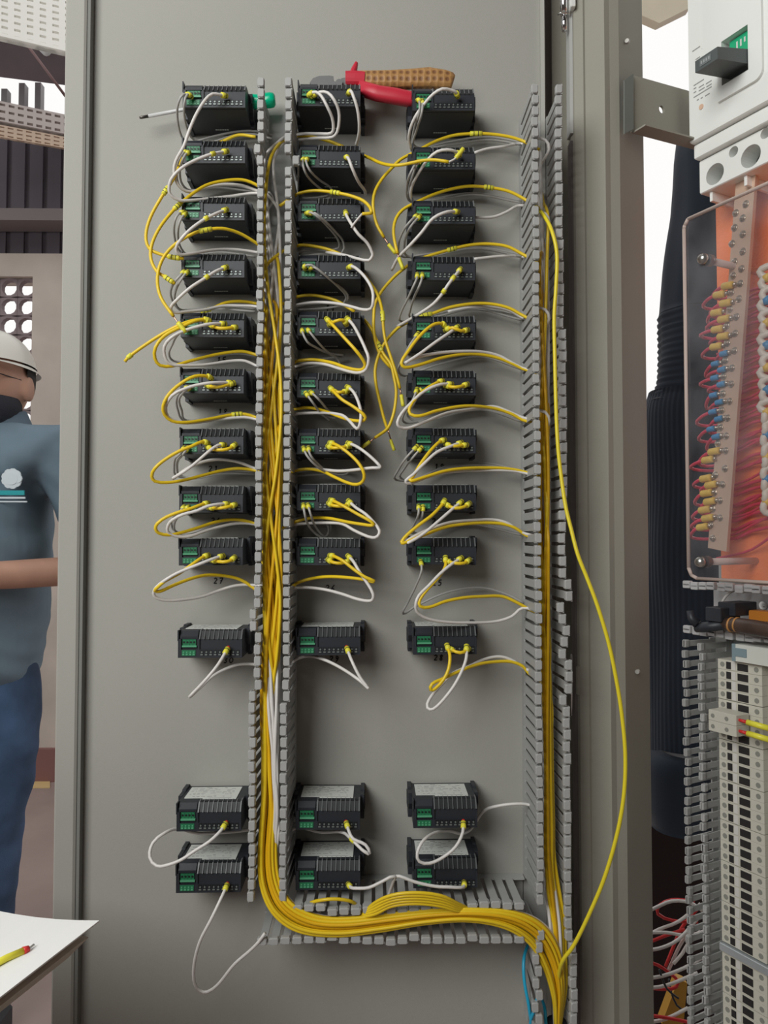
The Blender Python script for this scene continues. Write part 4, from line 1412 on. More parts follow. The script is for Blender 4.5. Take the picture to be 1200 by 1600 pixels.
CABZ0, CABZ1 = .2, 2.15
plate = MB()
sL = Q(1124, 1000, 0)[0]
lbox(plate, sL, sL + .62, -.003, 0, CABZ0, PQ(1130, 905, 0).z + .02)
plate.build('mounting_plate', mat('galvanised_plate', (.30, .32, .31), .5, metal=.3, var=.08), label='galvanised mounting plate behind the terminal strips in the cabinet', cat='mounting plate')
ORANGE = mat('orange_insulating_board', (.90, .23, .07), .45, bump=.4, bscale=250, var=.05)
ob = MB()
sO, tO = Q(1118, 600, .03)
lbox(ob, Q(1122, 600, .03)[0], Q(1122, 600, .03)[0] + .45, .022, .03, Q(1128, 904, .03)[1], Q(1118, 255, .03)[1])
ob.build('insulating_board', ORANGE, label='orange insulating board behind the clear sheet under the breaker', cat='insulating board')

# moulded case breaker
BRW = mat('breaker_white', (.84, .85, .82), .45, var=.02)
br = empty('circuit_breaker', PQ(1093, 305, .05), label='large white moulded-case breaker with black toggle at the top right', cat='circuit breaker')
s0 = Q(1075, 120, .105)[0]
t1 = Q(1083, 222, .105)[1]
t2 = Q(1085, 251, .096)[1]
t3 = Q(1093, 304, .090)[1]
q = MB()
lbox(q, s0, s0 + .15, .0, .105, t1, t1 + .30, .002)
q.build('upper_case', BRW, br)
q = MB()
lbox(q, s0 + .001, s0 + .149, .0, .098, t2, t1 - .0006, .0015)
q.build('middle_case', BRW, br)
q = MB()
lbox(q, s0 + .002, s0 + .148, .040, .090, t3, t2 - .0006, .0015)
low = q.build('terminal_cover', BRW, br)
def ccut(px, py, o, r, depth):
    c = MB()
    p = PQ(px, py, o)
    c.tube([p + N * .02, p - N * depth], r, 28)
    return c
cc = MB()
for px, py, r in ((1117, 272, .0125), (1173, 244, .0128), (1146, 237, .0062), (1196, 208, .0062)):
    p = PQ(px, py, .09)
    cc.tube([p + N * .02, p - N * .035], r, 28)
p = PQ(1147, 274, .09)
cc.box(-.002, .002, -.02, .02, -.006, .006, fn=lambda x, y, z: p + U * x + N * y + Vector((0, 0, z)))
boolean_cut(low, cc.build('cutter', METAL))
q = MB()
for px, py, r in ((1117, 272, .0122), (1173, 244, .0125)):
    p = PQ(px, py, .09) - N * .034
    q.tube([p, p + N * .008], r, 20)
q.build('terminal_bolt', mat('dark_bolt', (.10, .11, .10), .4, metal=.5), br)
q = MB()
for k in range(3):
    sa = s0 + .012 + k * .047
    lbox(q, sa, sa + .004, .03, .084, t3 - .012, t3, .0005)
q.build('phase_barrier', BRW, br)
# raised escutcheon with rounded lower corner
q = MB()
sa, ta = Q(1121, 160, .109)
sb, tb = Q(1190, 60, .109)
pts = []
rr3 = .010
tb_ = ta + .24
pts.append((sa, ta))
for k in range(7):
    g = -PI / 2 + PI / 2 * k / 6
    pts.append((sb - rr3 + rr3 * math.cos(g), ta + rr3 + rr3 * math.sin(g)))
pts += [(sb, tb_), (sa - .02, tb_), (sa - .02, ta + .05), (sa, ta + .035)]
q.prism([L(a_, .105, b_) for a_, b_ in pts], N * .004)
esc = q.build('escutcheon', BRW, br)
q = MB()
sh0, th0 = Q(1130, 118, .109)
sh1, th1 = Q(1168, 40, .109)
tw0 = Q(1168, 104, .109)[1]
tw1 = Q(1168, 38, .109)[1]
q.box(sh0 - .002, sh1, -.125, -.088, tw0 - .004, tw1, fn=lambda x, y, z: L(x, -y, z))
c = q.build('cutter', METAL)
c2 = c.copy()
c2.data = c.data
COL.objects.link(c2)
up_case = [o for o in br.children if o.name.startswith('upper_case')][0]
boolean_cut(esc, c)
boolean_cut(up_case, c2)
q = MB()
q.box(sh0 + .003, sh1 - .0005, -.1010, -.0990, (tw0 + tw1) / 2 - .004, tw1 - .001, fn=lambda x, y, z: L(x, -y, z))
gp = q.build('indicator_plate', mat('green_indicator', (.02, .42, .20), .35), br)
q = MB()
for k in range(3):
    q.box(sh0 + .012 + k * .005, sh0 + .014 + k * .005, -.1014, -.1010, tw1 - .016 + k * .002, tw1 - .006, fn=lambda x, y, z: L(x, -y, z))
q.build('indicator_print', LABEL, gp)
# toggle
TOG = mat('toggle_grey', (.085, .10, .10), .5, bump=.1, bscale=600)
fs0, ft1 = Q(1086, 96, .160)
fs1, _ = Q(1121, 77, .160)
ft0 = Q(1088, 113, .160)[1]
bt1 = Q(1168, 80, .100)[1]
bt0 = Q(1168, 104, .100)[1]
q = MB()
q.hexa([L(fs0, .160, ft0), L(fs1, .160, ft0), L(sh1 - .001, .095, bt0), L(sh0, .095, bt0), L(fs0, .160, ft1), L(fs1, .160, ft1), L(sh1 - .001, .095, bt1), L(sh0, .095, bt1)])
tg = q.build('toggle', TOG, br)
q = MB()
m_s, m_t = (fs1 - fs0), (ft1 - ft0)
lbox(q, fs0 + m_s * .22, fs0 + m_s * .72, .1600, .1606, ft0 + m_t * .22, ft0 + m_t * .8, .0003)
q.build('rating_tag', mat('tag_grey', (.16, .18, .18), .5), tg)
q = MB()
for k in range(4):
    a_ = fs0 + m_s * (.28 + .11 * k)
    lbox(q, a_, a_ + m_s * .06, .1606, .1609, ft0 + m_t * .38, ft0 + m_t * .64, .0001)
q.build('rating_digits', mat('digit_grey', (.34, .36, .36), .5), tg)
# faint print on the breaker face
q = MB()
for (x0_, y0_, x1_, y1_) in [(1097, 76, 1110, 68), (1082, 80, 1094, 73), (1087, 93, 1094, 89), (1097, 88, 1111, 79), (1084, 133, 1100, 125), (1084, 139, 1088, 137), (1092, 137, 1100, 132), (1103, 131, 1112, 126), (1084, 145, 1088, 143), (1092, 142, 1101, 137), (1104, 136, 1112, 131), (1084, 151, 1112, 137), (1089, 157, 1092, 155), (1095, 154, 1098, 152), (1102, 150, 1109, 146)]:
    a_, b_ = Q(x0_, y0_, .105)
    c_, d_ = Q(x1_, y1_, .105)
    tt = (b_ + d_) / 2
    q.box(a_, c_, -.1054, -.105, tt - .0006, tt + .0006, fn=lambda x, y, z: L(x, -y, z))
q.build('face_print', GINK, br)
q = MB()
p = PQ(1096, 167, .105)
q.tube([p, p + N * .0008], .0032, 16)
tb_o = q.build('test_button', mat('peach_button', (.75, .50, .36), .5), br)
# clip of other device at the top right corner
oth = empty('auxiliary_module', PQ(1190, 70, .08), label='cream vented module cut by the right frame edge beside the breaker', cat='module')
q = MB()
sx0 = s0 + .158
lbox(q, sx0, sx0 + .06, .01, .09, t1 + .05, t1 + .22, .002)
q.build('case', mat('cream_plastic', (.52, .49, .38), .5), oth)
q = MB()
for k in range(6):
    lbox(q, sx0 + .004, sx0 + .02, .0895, .0905, t1 + .09 + k * .008, t1 + .093 + k * .008, .0002)
q.build('vents', mat('vent_pale', (.72, .72, .66), .5), oth)

# busbar with screws
BAR = mat('tinned_copper_bar', (.64, .46, .35), .42, metal=.2, var=.08)
OB = .075
bar = empty('busbar', PQ(1120, 858, OB), label='long drilled tan busbar full of screws behind the clear sheet', cat='busbar')
q = MB()
cs = [PQ(1106, 856, OB), PQ(1135, 862, OB), PQ(1181, 268, OB), PQ(1150, 282, OB)]
q.hexa([cs[0], cs[1], cs[1] - N * .005, cs[0] - N * .005, cs[3], cs[2], cs[2] - N * .005, cs[3] - N * .005])
q.build('bar', BAR, bar)
SCR = [(1166, 319), (1150, 333), (1161, 341), (1148, 356), (1161, 366), (1144, 381), (1161, 393), (1148, 409), (1159, 420), (1146, 431), (1157, 443), (1143, 457), (1155, 467), (1141, 483), (1151, 495), (1136, 509), (1149, 521), (1137, 536), (1148, 548), (1134, 563), (1144, 575), (1131, 588), (1143, 600), (1130, 615), (1140, 627), (1128, 641), (1137, 653), (1126, 668), (1135, 681), (1122, 693), (1134, 704), (1133, 732), (1118, 742), (1129, 757), (1116, 770), (1125, 782), (1114, 795), (1125, 809), (1111, 820), (1114, 841)]
SM = mat('nickel_screw', (.62, .56, .48), .28, metal=.9)
q = MB()
pz = Vector((0, 0, 0))
prof = [(0, .0044), (.001, .0044), (.0012, .0030), (.003, .0029), (.0042, .0016), (.0045, .0004)]
for (d_, r_), (d2, r2) in zip(prof, prof[1:]):
    q.tube([N * d_, N * d2], [r_, r2], 12, caps=False)
sme = q.mesh('bar_screw', SM, True)
for (x, y) in SCR:
    o = bpy.data.objects.new('screw', sme)
    COL.objects.link(o)
    o.parent = bar
    o.location = PQ(x, y, OB) - WLOC[bar.name]
LUGS = [(1137, 446, 0), (1124, 460, 0), (1134, 473, 0), (1120, 488, 0), (1131, 498, 0), (1121, 514, 0), (1130, 525, 0), (1119, 541, 0), (1131, 552, 1), (1118, 568, 1), (1128, 577, 1), (1117, 590, 1), (1127, 600, 1), (1115, 617, 1), (1124, 628, 1), (1114, 643, 1), (1123, 654, 1), (1111, 670, 1), (1119, 682, 1), (1116, 705, 0), (1106, 718, 0), (1103, 747, 0), (1111, 757, 0), (1104, 770, 0), (1109, 783, 0), (1101, 796, 0), (1106, 809, 0), (1098, 823, 0)]
LY = mat('yellow_lug', (.78, .52, .09), .4)
LB = mat('blue_lug', (.05, .26, .50), .4)
RW_ = mat('red_wire_pvc', (.66, .03, .08), .35)
rl = random.Random(5)
for i, (x, y, b_) in enumerate(LUGS):
    hwx = 8 if not b_ else 5.5
    r_ = .0046 if not b_ else .0036
    c0 = PQ(x + hwx, y - 1, OB + .003)
    c1 = PQ(x - hwx, y + 2, OB + .003)
    nm = ['yellow', 'blue'][b_]
    far = rl.uniform(6, 20)
    dy = rl.uniform(4, 14)
    path = spline([c1, PQ(x - hwx - far * .6, y + 4 + dy * .3, OB + .002), PQ(x - hwx - far, y + 6 + dy, OB - .015), PQ(x - hwx - far * .5 + 4, y + 10 + dy, OB - .03), PQ(1130, y + 14 + dy * .5, .045), PQ(1150, y + 14 + dy * .5, .037),
                   PQ(1172, y + 8, .037), PQ(1196, y + 2, .045), PQ(1230, y - 6, .05)], .008)
    q = MB()
    q.tube(path, .0021, 7)
    if i < 8:
        lab = 'red wire with yellow ring lug, in the top yellow group on the busbar'
        gp_ = 'red wires with upper yellow lugs'
    elif b_:
        lab = 'red wire with blue ring lug, in the middle group on the busbar'
        gp_ = 'red wires with blue lugs'
    else:
        lab = 'red wire with yellow ring lug, in the bottom yellow group on the busbar'
        gp_ = 'red wires with lower yellow lugs'
    w_ = q.build('lug_wire', RW_, smooth=True, label=lab, cat='wire', group=gp_)
    q = MB()
    q.tube([c1, c1.lerp(c0, .1), c1.lerp(c0, .9), c0], [r_ * .8, r_, r_, r_ * .9], 12)
    q.build('lug_sleeve', LY if not b_ else LB, w_, smooth=True)
    q = MB()
    q.tube([c0, PQ(x + hwx + 5, y - 2, OB + .002)], [.0022, .003], 8)
    q.build('lug_ring', SM, w_, smooth=True)
# extra visible red strands between bar and white cables
for i in range(16):
    y = 455 + i * 26 + rl.uniform(-6, 6)
    q = MB()
    q.tube(spline([PQ(1120, y + 26, .036), PQ(1150, y + 20, .037), PQ(1175, y + 8 + rl.uniform(-5, 5), .039), PQ(1205, y - 8, .05)], .01), .0016, 7)
    q.build('red_strand', RW_, smooth=True, label='red wire running right across the orange board behind the busbar', cat='wire', group='red wires across the orange board')
# white cables at right edge
WC = mat('ivory_cable', (.68, .64, .54), .4)
k = 0
for i in range(22):
    y = 425 + i * 17.5
    col = [None, LY, None, LB][i % 4]
    q = MB()
    q.tube(spline([PQ(1215, y - 12, .055), PQ(1197, y - 8, .062), PQ(1187 + (i % 3) * 2 + (6 if y > 640 else 0), y, .064), PQ(1196, y + 8, .062), PQ(1215, y + 11, .055)], .004), .0042, 9)
    w_ = q.build('thick_cable', WC, smooth=True, label='ivory cable loop at the right frame edge beside the busbar', cat='cable', group='ivory cable loops at the right edge')
    if col:
        q = MB()
        q.tube([PQ(1194, y - 7, .062), PQ(1204, y - 10, .06)], .0054, 10)
        q.build('cable_marker', col, w_, smooth=True)

# clear sheet
ACR = bpy.data.materials.new('scuffed_clear_acrylic')
ACR.use_nodes = True
nt = ACR.node_tree
for nd in list(nt.nodes):
    if nd.type != 'OUTPUT_MATERIAL':
        nt.nodes.remove(nd)
out = [n_ for n_ in nt.nodes if n_.type == 'OUTPUT_MATERIAL'][0]
trn = nt.nodes.new('ShaderNodeBsdfTransparent')
trn.inputs[0].default_value = (.93, .93, .94, 1)
gls = nt.nodes.new('ShaderNodeBsdfGlossy')
gls.inputs['Roughness'].default_value = .12
dif = nt.nodes.new('ShaderNodeBsdfDiffuse')
dif.inputs[0].default_value = (.6, .6, .65, 1)
fr = nt.nodes.new('ShaderNodeFresnel')
fr.inputs[0].default_value = 1.35
m1 = nt.nodes.new('ShaderNodeMixShader')
m2 = nt.nodes.new('ShaderNodeMixShader')
nz = nt.nodes.new('ShaderNodeTexNoise')
nz.inputs['Scale'].default_value = 14
nz.inputs['Detail'].default_value = 6
mr = nt.nodes.new('ShaderNodeMapRange')
mr.inputs['From Min'].default_value = .35
mr.inputs['From Max'].default_value = .75
mr.inputs['To Min'].default_value = .015
mr.inputs['To Max'].default_value = .11
tc = nt.nodes.new('ShaderNodeTexCoord')
nt.links.new(tc.outputs['Object'], nz.inputs['Vector'])
nt.links.new(nz.outputs['Fac'], mr.inputs['Value'])
nt.links.new(mr.outputs['Result'], m1.inputs[0])
nt.links.new(trn.outputs[0], m1.inputs[1])
nt.links.new(dif.outputs[0], m1.inputs[2])
nt.links.new(fr.outputs[0], m2.inputs[0])
nt.links.new(m1.outputs[0], m2.inputs[1])
nt.links.new(gls.outputs[0], m2.inputs[2])
nt.links.new(m2.outputs[0], out.inputs['Surface'])
OA = .125
cl = empty('clear_sheet', PQ(1085, 905, OA), label='scuffed clear plastic sheet standing in front of the busbar', cat='protective sheet')
sa, ta = Q(1067, 360, OA)
tb_ = Q(1072, 903, OA)[1]
sr = sa + .30
c_ = .006
ttop = ta + .012
pts = [(sa + c_ * 2, tb_), (sr, tb_), (sr, ttop), (sa + c_, ttop), (sa + .001, ttop - c_), (sa, ttop - c_ * 1.6), (sa, tb_ + c_ * 2), (sa + c_ * .6, tb_ + c_ * .6)]
q = MB()
q.prism([L(a_, OA - .004, b_) for a_, b_ in pts], N * .004)
q.build('sheet', ACR, cl)
q = MB()
EDGE = mat('frosted_sheet_edge', (.60, .48, .42), .4)
def rim(a_, b_):
    a_, b_ = Vector(a_), Vector(b_)
    q.tube([a_, b_], .0021, 6)
for (p_, p2) in zip([1, 0, 7, 6, 5, 4, 3], [0, 7, 6, 5, 4, 3, 2]):
    rim(L(pts[p_][0], OA - .002, pts[p_][1]), L(pts[p2][0], OA - .002, pts[p2][1]))
q.build('polished_edge', EDGE, cl, smooth=True)
for (x, y, nm) in ((1100, 405, 'upper'), (1096, 878, 'lower')):
    so = empty('standoff_bolt', PQ(x, y, OA), label='%s bolt and spacer holding the clear sheet' % nm, cat='bolt')
    p = PQ(x, y, OA)
    q = MB()
    q.tube([p, p + N * .003, p + N * .006, p + N * .0075], [.0062, .0062, .005, .002], 18)
    q.build('cap', METAL, so, smooth=True)
    q = MB()
    q.tube([p - N * .005, p - N * .012], .0068, 18)
    q.build('nut', mat('dark_nut', (.15, .12, .11), .4, metal=.7), so)
    q = MB()
    q.tube([p - N * .012, L(Q(x, y, OA)[0] + .002, .03, p.z)], .0042, 14)
    q.build('spacer', mat('white_spacer', (.66, .55, .5), .5), so, smooth=True)
q = MB()
lbox(q, Q(1068, 905, .12)[0], Q(1068, 905, .12)[0] + .22, -.0, .045, PQ(1130, 911, .03).z - .004, PQ(1130, 911, .03).z, .0005)
# cabinet ducts ------------------------------------------------------------
CD = .062


def duct_l(name, s_a, s_b, t_a, t_b, vertical, label, color=None, tilt=None):
    m_ = color or DUCT
    base = L(min(s_a, s_b), 0, min(t_a, t_b))
    e_ = empty(name, base, label=label, cat='cable duct', group='grey slotted ducts inside the cabinet')
    q = MB()
    lbox(q, s_a, s_b, .0005, .0025, t_a, t_b, .0003)
    q.build('base_plate', m_, e_)
    pitch = .0125
    f_ = MB()
    t_ = .0009
    # finger template: along N
    def fing(mb):
        mb.prism([(-t_, .012, -.0036), (-t_, CD - .012, -.0036), (-t_, CD - .008, -.0046), (-t_, CD, -.0046), (-t_, CD, .0046), (-t_, CD - .008, .0046), (-t_, CD - .012, .0036), (-t_, .012, .0036)], (2 * t_, 0, 0))
        hx_ = .0030 if vertical else .0048
        hz_ = .0047 if vertical else .0056
        mb.rbox(-hx_, hx_, -CD, -CD + .006, -hz_, hz_, .0009, fn=lambda x, y, z: Vector((x, -y, z)))
    fing(f_)
    rot = Matrix(((U.x, N.x, 0), (U.y, N.y, 0), (0, 0, 1)))
    fv = MB()
    for v in f_.v:
        fv.v.append(rot @ v)
    fv.f, fv.m = f_.f, f_.m
    fh = MB()
    r2 = rot @ Matrix(((0, 0, 1), (0, 1, 0), (-1, 0, 0)))
    for v in f_.v:
        fh.v.append(r2 @ v)
    fh.f, fh.m = f_.f, f_.m
    me = (fv if vertical else fh).mesh('cabinet_duct_finger', m_)
    rows = []
    if vertical:
        n_ = int((t_b - t_a) / pitch)
        for s_ in (s_a + .001, s_b - .001):
            for k_ in range(n_):
                rows.append((s_, t_b - (k_ + .5) * pitch))
        for s_ in (s_a, s_b - .002):
            q = MB()
            lbox(q, s_, s_ + .002, .002, .013, t_a, t_b, .0002)
            q.build('side_wall', m_, e_)
    else:
        n_ = int((s_b - s_a) / pitch)
        for t__ in (t_a + .001, t_b - .001):
            for k_ in range(n_):
                rows.append((s_a + (k_ + .5) * pitch, t__))
        for t__ in (t_a, t_b - .002):
            q = MB()
            lbox(q, s_a, s_b, .002, .013, t__, t__ + .002, .0002)
            q.build('side_wall', m_, e_)
    for (s_, t__) in rows:
        o = bpy.data.objects.new('finger', me)
        COL.objects.link(o)
        o.parent = e_
        o.location = L(s_, 0, t__) - base
        o.rotation_euler = (rl.uniform(-.02, .02), rl.uniform(-.02, .02), rl.uniform(-.03, .03))
    return e_


DUCT2 = mat('pale_grey_duct', (.46, .46, .46), .5)
sv0 = Q(1070, 1200, CD)[0]
sv1 = Q(1097, 1200, CD)[0]
duct_l('cabinet_duct', sv0, sv1, CABZ0 + .25, Q(1080, 1001, CD)[1], True, 'upright slotted duct left of the terminal strips in the cabinet')
th1 = Q(1130, 916, CD)[1]
th0 = Q(1150, 995, CD)[1]
duct_l('cabinet_duct', Q(1066, 915, CD)[0], Q(1066, 915, CD)[0] + .3, th0, th1, False, 'horizontal slotted duct under the clear sheet', DUCT2)
q = MB()
p = PQ(1193, 946, .006)
q.tube([p, p + N * .002], .005, 16)
q.tube([p + N * .002, p + N * .003], .0022, 10)
q.build('washer_screw', METAL, label='washer head screw in the bottom of the horizontal duct', cat='screw')

# terminal strip -------------------------------------------------------------
TW = mat('beige_terminal', (.56, .54, .46), .5, var=.02)
TH = mat('terminal_hole', (.24, .24, .21), .6)
TB = mat('terminal_black', (.02, .018, .018), .6)
TO = .058
ts0 = Q(1124, 1200, TO)[0]
ts1 = Q(1193, 1200, TO)[0]
TWD = ts1 - ts0


def terminal_meshes():
    M_ = {}
    h = .0119
    rot = lambda x, y, z: U * x + N * y + Vector((0, 0, z))
    b_ = MB()
    b_.rbox(0, TWD, -TO, -.004, 0, h, .0003, fn=lambda x, y, z: rot(x, -y, z))
    b_.rbox(TWD, TWD + .014, -TO + .014, -.004, 0, h, .0004, fn=lambda x, y, z: rot(x, -y, z))
    M_['housing'] = b_.mesh('terminal_housing', TW)
    for a_ in (.11, .88):
        w_ = MB()
        w_.tube([rot(TWD * a_, TO, h * .5), rot(TWD * a_, TO + .0003, h * .5)], .0031, 14)
        M_['screw_hole' + ('' if a_ < .5 else '_')] = w_.mesh('terminal_holes', TH)
    for x0_, x1_, nm_ in ((.20, .31, 'test_opening'), (.46, .70, 'lever_opening')):
        k_ = MB()
        k_.box(TWD * x0_, TWD * x1_, TO, TO + .0003, h * .11, h * .83, fn=rot)
        M_[nm_] = k_.mesh('terminal_openings', TB)
    l_ = MB()
    l_.box(TWD * .33, TWD * .42, TO, TO + .0004, h * .08, h * .92, fn=rot)
    M_['marker_strip'] = l_.mesh('terminal_marker', mat('marker_strip_white', (.62, .60, .57), .5))
    return M_


TM = terminal_meshes()
ttop = Q(1124, 1029, TO)[1]
cnt = 0
t_ = ttop
kk = 0
sections = [(4, 'the uppermost group of terminal blocks'), (4, 'the second group of terminal blocks'), (4, 'the third group of terminal blocks'), (4, ''), (4, ''), (4, ''), (4, ''), (0, 'gap'), (4, ''), (4, ''), (3, '')]
names = ['first', 'second', 'third', 'fourth', 'fifth', 'sixth', 'seventh', '', 'eighth', 'ninth', 'tenth']
for gi, (n_, _) in enumerate(sections):
    if n_ == 0:
        q = MB()
        lbox(q, ts0 - .001, ts1 + .01, .004, TO + .004, t_ - .010, t_ - .001, .0008)
        q.build('end_bracket', mat('zinc_bracket', (.50, .54, .56), .35, metal=.5), label='zinc end bracket across the terminal strip near the bottom right', cat='bracket')
        t_ -= .0115
        continue
    for k in range(n_):
        t_ -= .0121
        b_ = L(ts0, 0, t_)
        e_ = empty('terminal_block', b_, label='beige terminal block, %s in the %s group from the top' % (['first', 'second', 'third', 'fourth'][k], names[gi]), cat='terminal block', group='beige terminal blocks in the cabinet')
        for nm in TM:
            o = bpy.data.objects.new(nm.rstrip('_'), TM[nm])
            COL.objects.link(o)
            o.parent = e_
    t_ -= .0006
# two terminals pulled out
for k in range(2):
    tt = Q(1106, 1124 + k * 16.5, .085)[1]
    sa = Q(1107, 1124, .085)[0]
    e_ = empty('loose_terminal', L(sa, .062, tt), label='%s of the two terminals sticking out with red and yellow ferrules' % ['upper', 'lower'][k], cat='terminal block', group='terminals sticking out')
    q = MB()
    lbox(q, sa, sa + .038, .0622, .085, tt, tt + .0125, .0006)
    q.build('housing', TW, e_)
    for a_ in (.16, .66):
        q = MB()
        q.tube([L(sa + .038 * a_, .085, tt + .006), L(sa + .038 * a_, .0853, tt + .006)], .0026, 14)
        q.build('screw_hole', TH, e_)
    q = MB()
    p0, p1 = L(sa + .036, .080, tt + .007), L(sa + .047, .078, tt + .006)
    q.tube([p0, p1], [.0016, .0022], 10)
    q.build('ferrule', RED, e_, smooth=True)
    q = MB()
    q.tube([p1, p1 + (p1 - p0) * 2.2], .0034, 12)
    q.build('marker_sleeve', YEL2, e_, smooth=True)
# mini circuit breaker
e_ = empty('miniature_breaker', PQ(1145, 1040, .06), label='small white and blue-grey rail module above the terminal strip', cat='breaker')
sa, ta = Q(1146, 1028, .066)
tb_ = Q(1148, 1006, .066)[1]
q = MB()
lbox(q, sa, sa + .07, .004, .066, ta - .004, tb_, .001)
q.build('case', mat('offwhite_module', (.62, .63, .58), .45), e_)
q = MB()
lbox(q, sa - .002, sa + .003, .004, .0665, ta - .004, tb_, .0005)
lbox(q, sa + .003, sa + .018, .0655, .0670, (ta + tb_) / 2 - .006, (ta + tb_) / 2 + .004, .0003)
q.build('blue_grey_side', mat('blue_grey_plastic', (.20, .27, .30), .5), e_)
q = MB()
lbox(q, sa + .050, sa + .0515, .066, .0664, ta, tb_ - .003, .0001)
q.build('printed_lettering', GINK, e_)
# tools lying in / on the horizontal duct
e_ = empty('hand_tool', PQ(1150, 985, .07), label='tool with dark brown handle and black head lying on the lower duct wall', cat='tool')
q = MB()
pts = [PQ(1132, 975, .075), PQ(1150, 976, .075), PQ(1180, 981, .075), PQ(1200, 985, .075), PQ(1260, 997, .075)]
q.tube(pts, [.0075, .0085, .0092, .0088, .008], 14)
q.build('handle', mat('brown_black_handle', (.07, .045, .035), .35, var=.3, vscale=30), e_, smooth=True)
q = MB()
for x in (1142, 1151):
    q.tube([PQ(x, 976, .075), PQ(x + 2.2, 976.4, .075)], .0091, 14)
q.build('amber_ring', mat('amber_ring', (.45, .22, .07), .4), e_, smooth=True)
q = MB()
q.tube([PQ(1088, 982, .08), PQ(1100, 980, .08), PQ(1133, 976, .076)], [.005, .0065, .0065], 10)
q.tube([PQ(1078, 954, .085), PQ(1080, 966, .085), PQ(1090, 975, .082)], [.0045, .005, .006], 8)
q.build('black_shank', BLACK, e_, smooth=True)
q = MB()
c = Q(1102, 966, .085)
lbox(q, c[0], c[0] + .022, .050, .085, c[1] - .003, c[1] + .014, .001)
lbox(q, c[0] + .006, c[0] + .03, .030, .07, c[1] + .004, c[1] + .02, .001)
q.build('black_head', BLACK, e_)
e_ = MB()
c = Q(1172, 966, .045)
lbox(e_, c[0], c[0] + .09, .030, .048, c[1] - .002, c[1] + .010, .001)
e_.build('orange_bar', mat('amber_plastic', (.55, .20, .03), .4), label='orange plastic bar lying behind the brown tool handle', cat='bar')
q = MB()
q.tube(spline([PQ(1127, 944, .05), PQ(1134, 932, .05), PQ(1146, 923, .05), PQ(1165, 918, .05), PQ(1210, 917, .05)], .005), .0016, 8)
q.build('wire', WHT, smooth=True, label='white wire curving over the grey duct floor above the brown tool', cat='wire')

# tangle of red and white wires low behind the duct
rt = random.Random(21)
TG = [[(1000, 1430, -.26), (1025, 1418), (1050, 1408), (1080, 1411), (1100, 1425)], [(1090, 1441), (1050, 1438), (1028, 1428), (1030, 1415), (1050, 1406), (1085, 1408)],
      [(1000, 1468), (1030, 1452), (1060, 1440), (1095, 1412)], [(1000, 1458), (1040, 1457), (1075, 1462), (1100, 1455)], [(1000, 1485), (1030, 1482), (1060, 1468), (1090, 1435)],
      [(1040, 1510), (1052, 1480), (1065, 1450), (1090, 1420)], [(1045, 1515), (1062, 1478), (1080, 1450)], [(1000, 1500), (1028, 1508), (1048, 1522), (1060, 1535), (1050, 1545), (1000, 1542)],
      [(1052, 1506), (1066, 1490), (1078, 1470), (1095, 1455)], [(1000, 1530), (1035, 1525), (1070, 1512), (1100, 1495)], [(1000, 1585), (1040, 1590), (1080, 1598)], [(1000, 1545), (1040, 1540), (1090, 1520)],
      [(1000, 1478), (1040, 1462), (1070, 1452)], [(1000, 1600), (1040, 1592), (1075, 1575)], [(1045, 1530), (1052, 1560), (1066, 1578), (1085, 1570)], [(1030, 1515), (1042, 1545), (1060, 1560)]]
TC = 'wrwwwrwrwwrwrwkk'
for i, (pts, c) in enumerate(zip(TG, TC)):
    dd = -.22 - rt.uniform(0, .08)
    q = MB()
    q.tube(spline([P(p[0], p[1], dd) for p in pts], .008), .0025 if c != 'k' else .0016, 8)
    m_ = {'w': WHT, 'r': RED, 'k': BLACK}[c]
    q.build('wire', m_, smooth=True, label={'w': 'white wire in the loose tangle low behind the slotted duct', 'r': 'red wire in the loose tangle low behind the slotted duct', 'k': 'thin black wire in the loose tangle low behind the slotted duct'}[c],
            cat='wire', group={'w': 'white wires of the loose tangle', 'r': 'red wires of the loose tangle', 'k': 'black wires of the loose tangle'}[c])
q = MB()
a_ = P(1034, 1600, -.34)
q.prism([P(1034, 1600, -.34), P(1068, 1600, -.34), P(1074, 1536, -.34), P(1060, 1530, -.34)], (0, .02, 0))
q.build('yellow_part', mat('ochre_paint', (.55, .30, .04), .5), label='ochre yellow part behind the loose wire tangle at the bottom', cat='machine part')
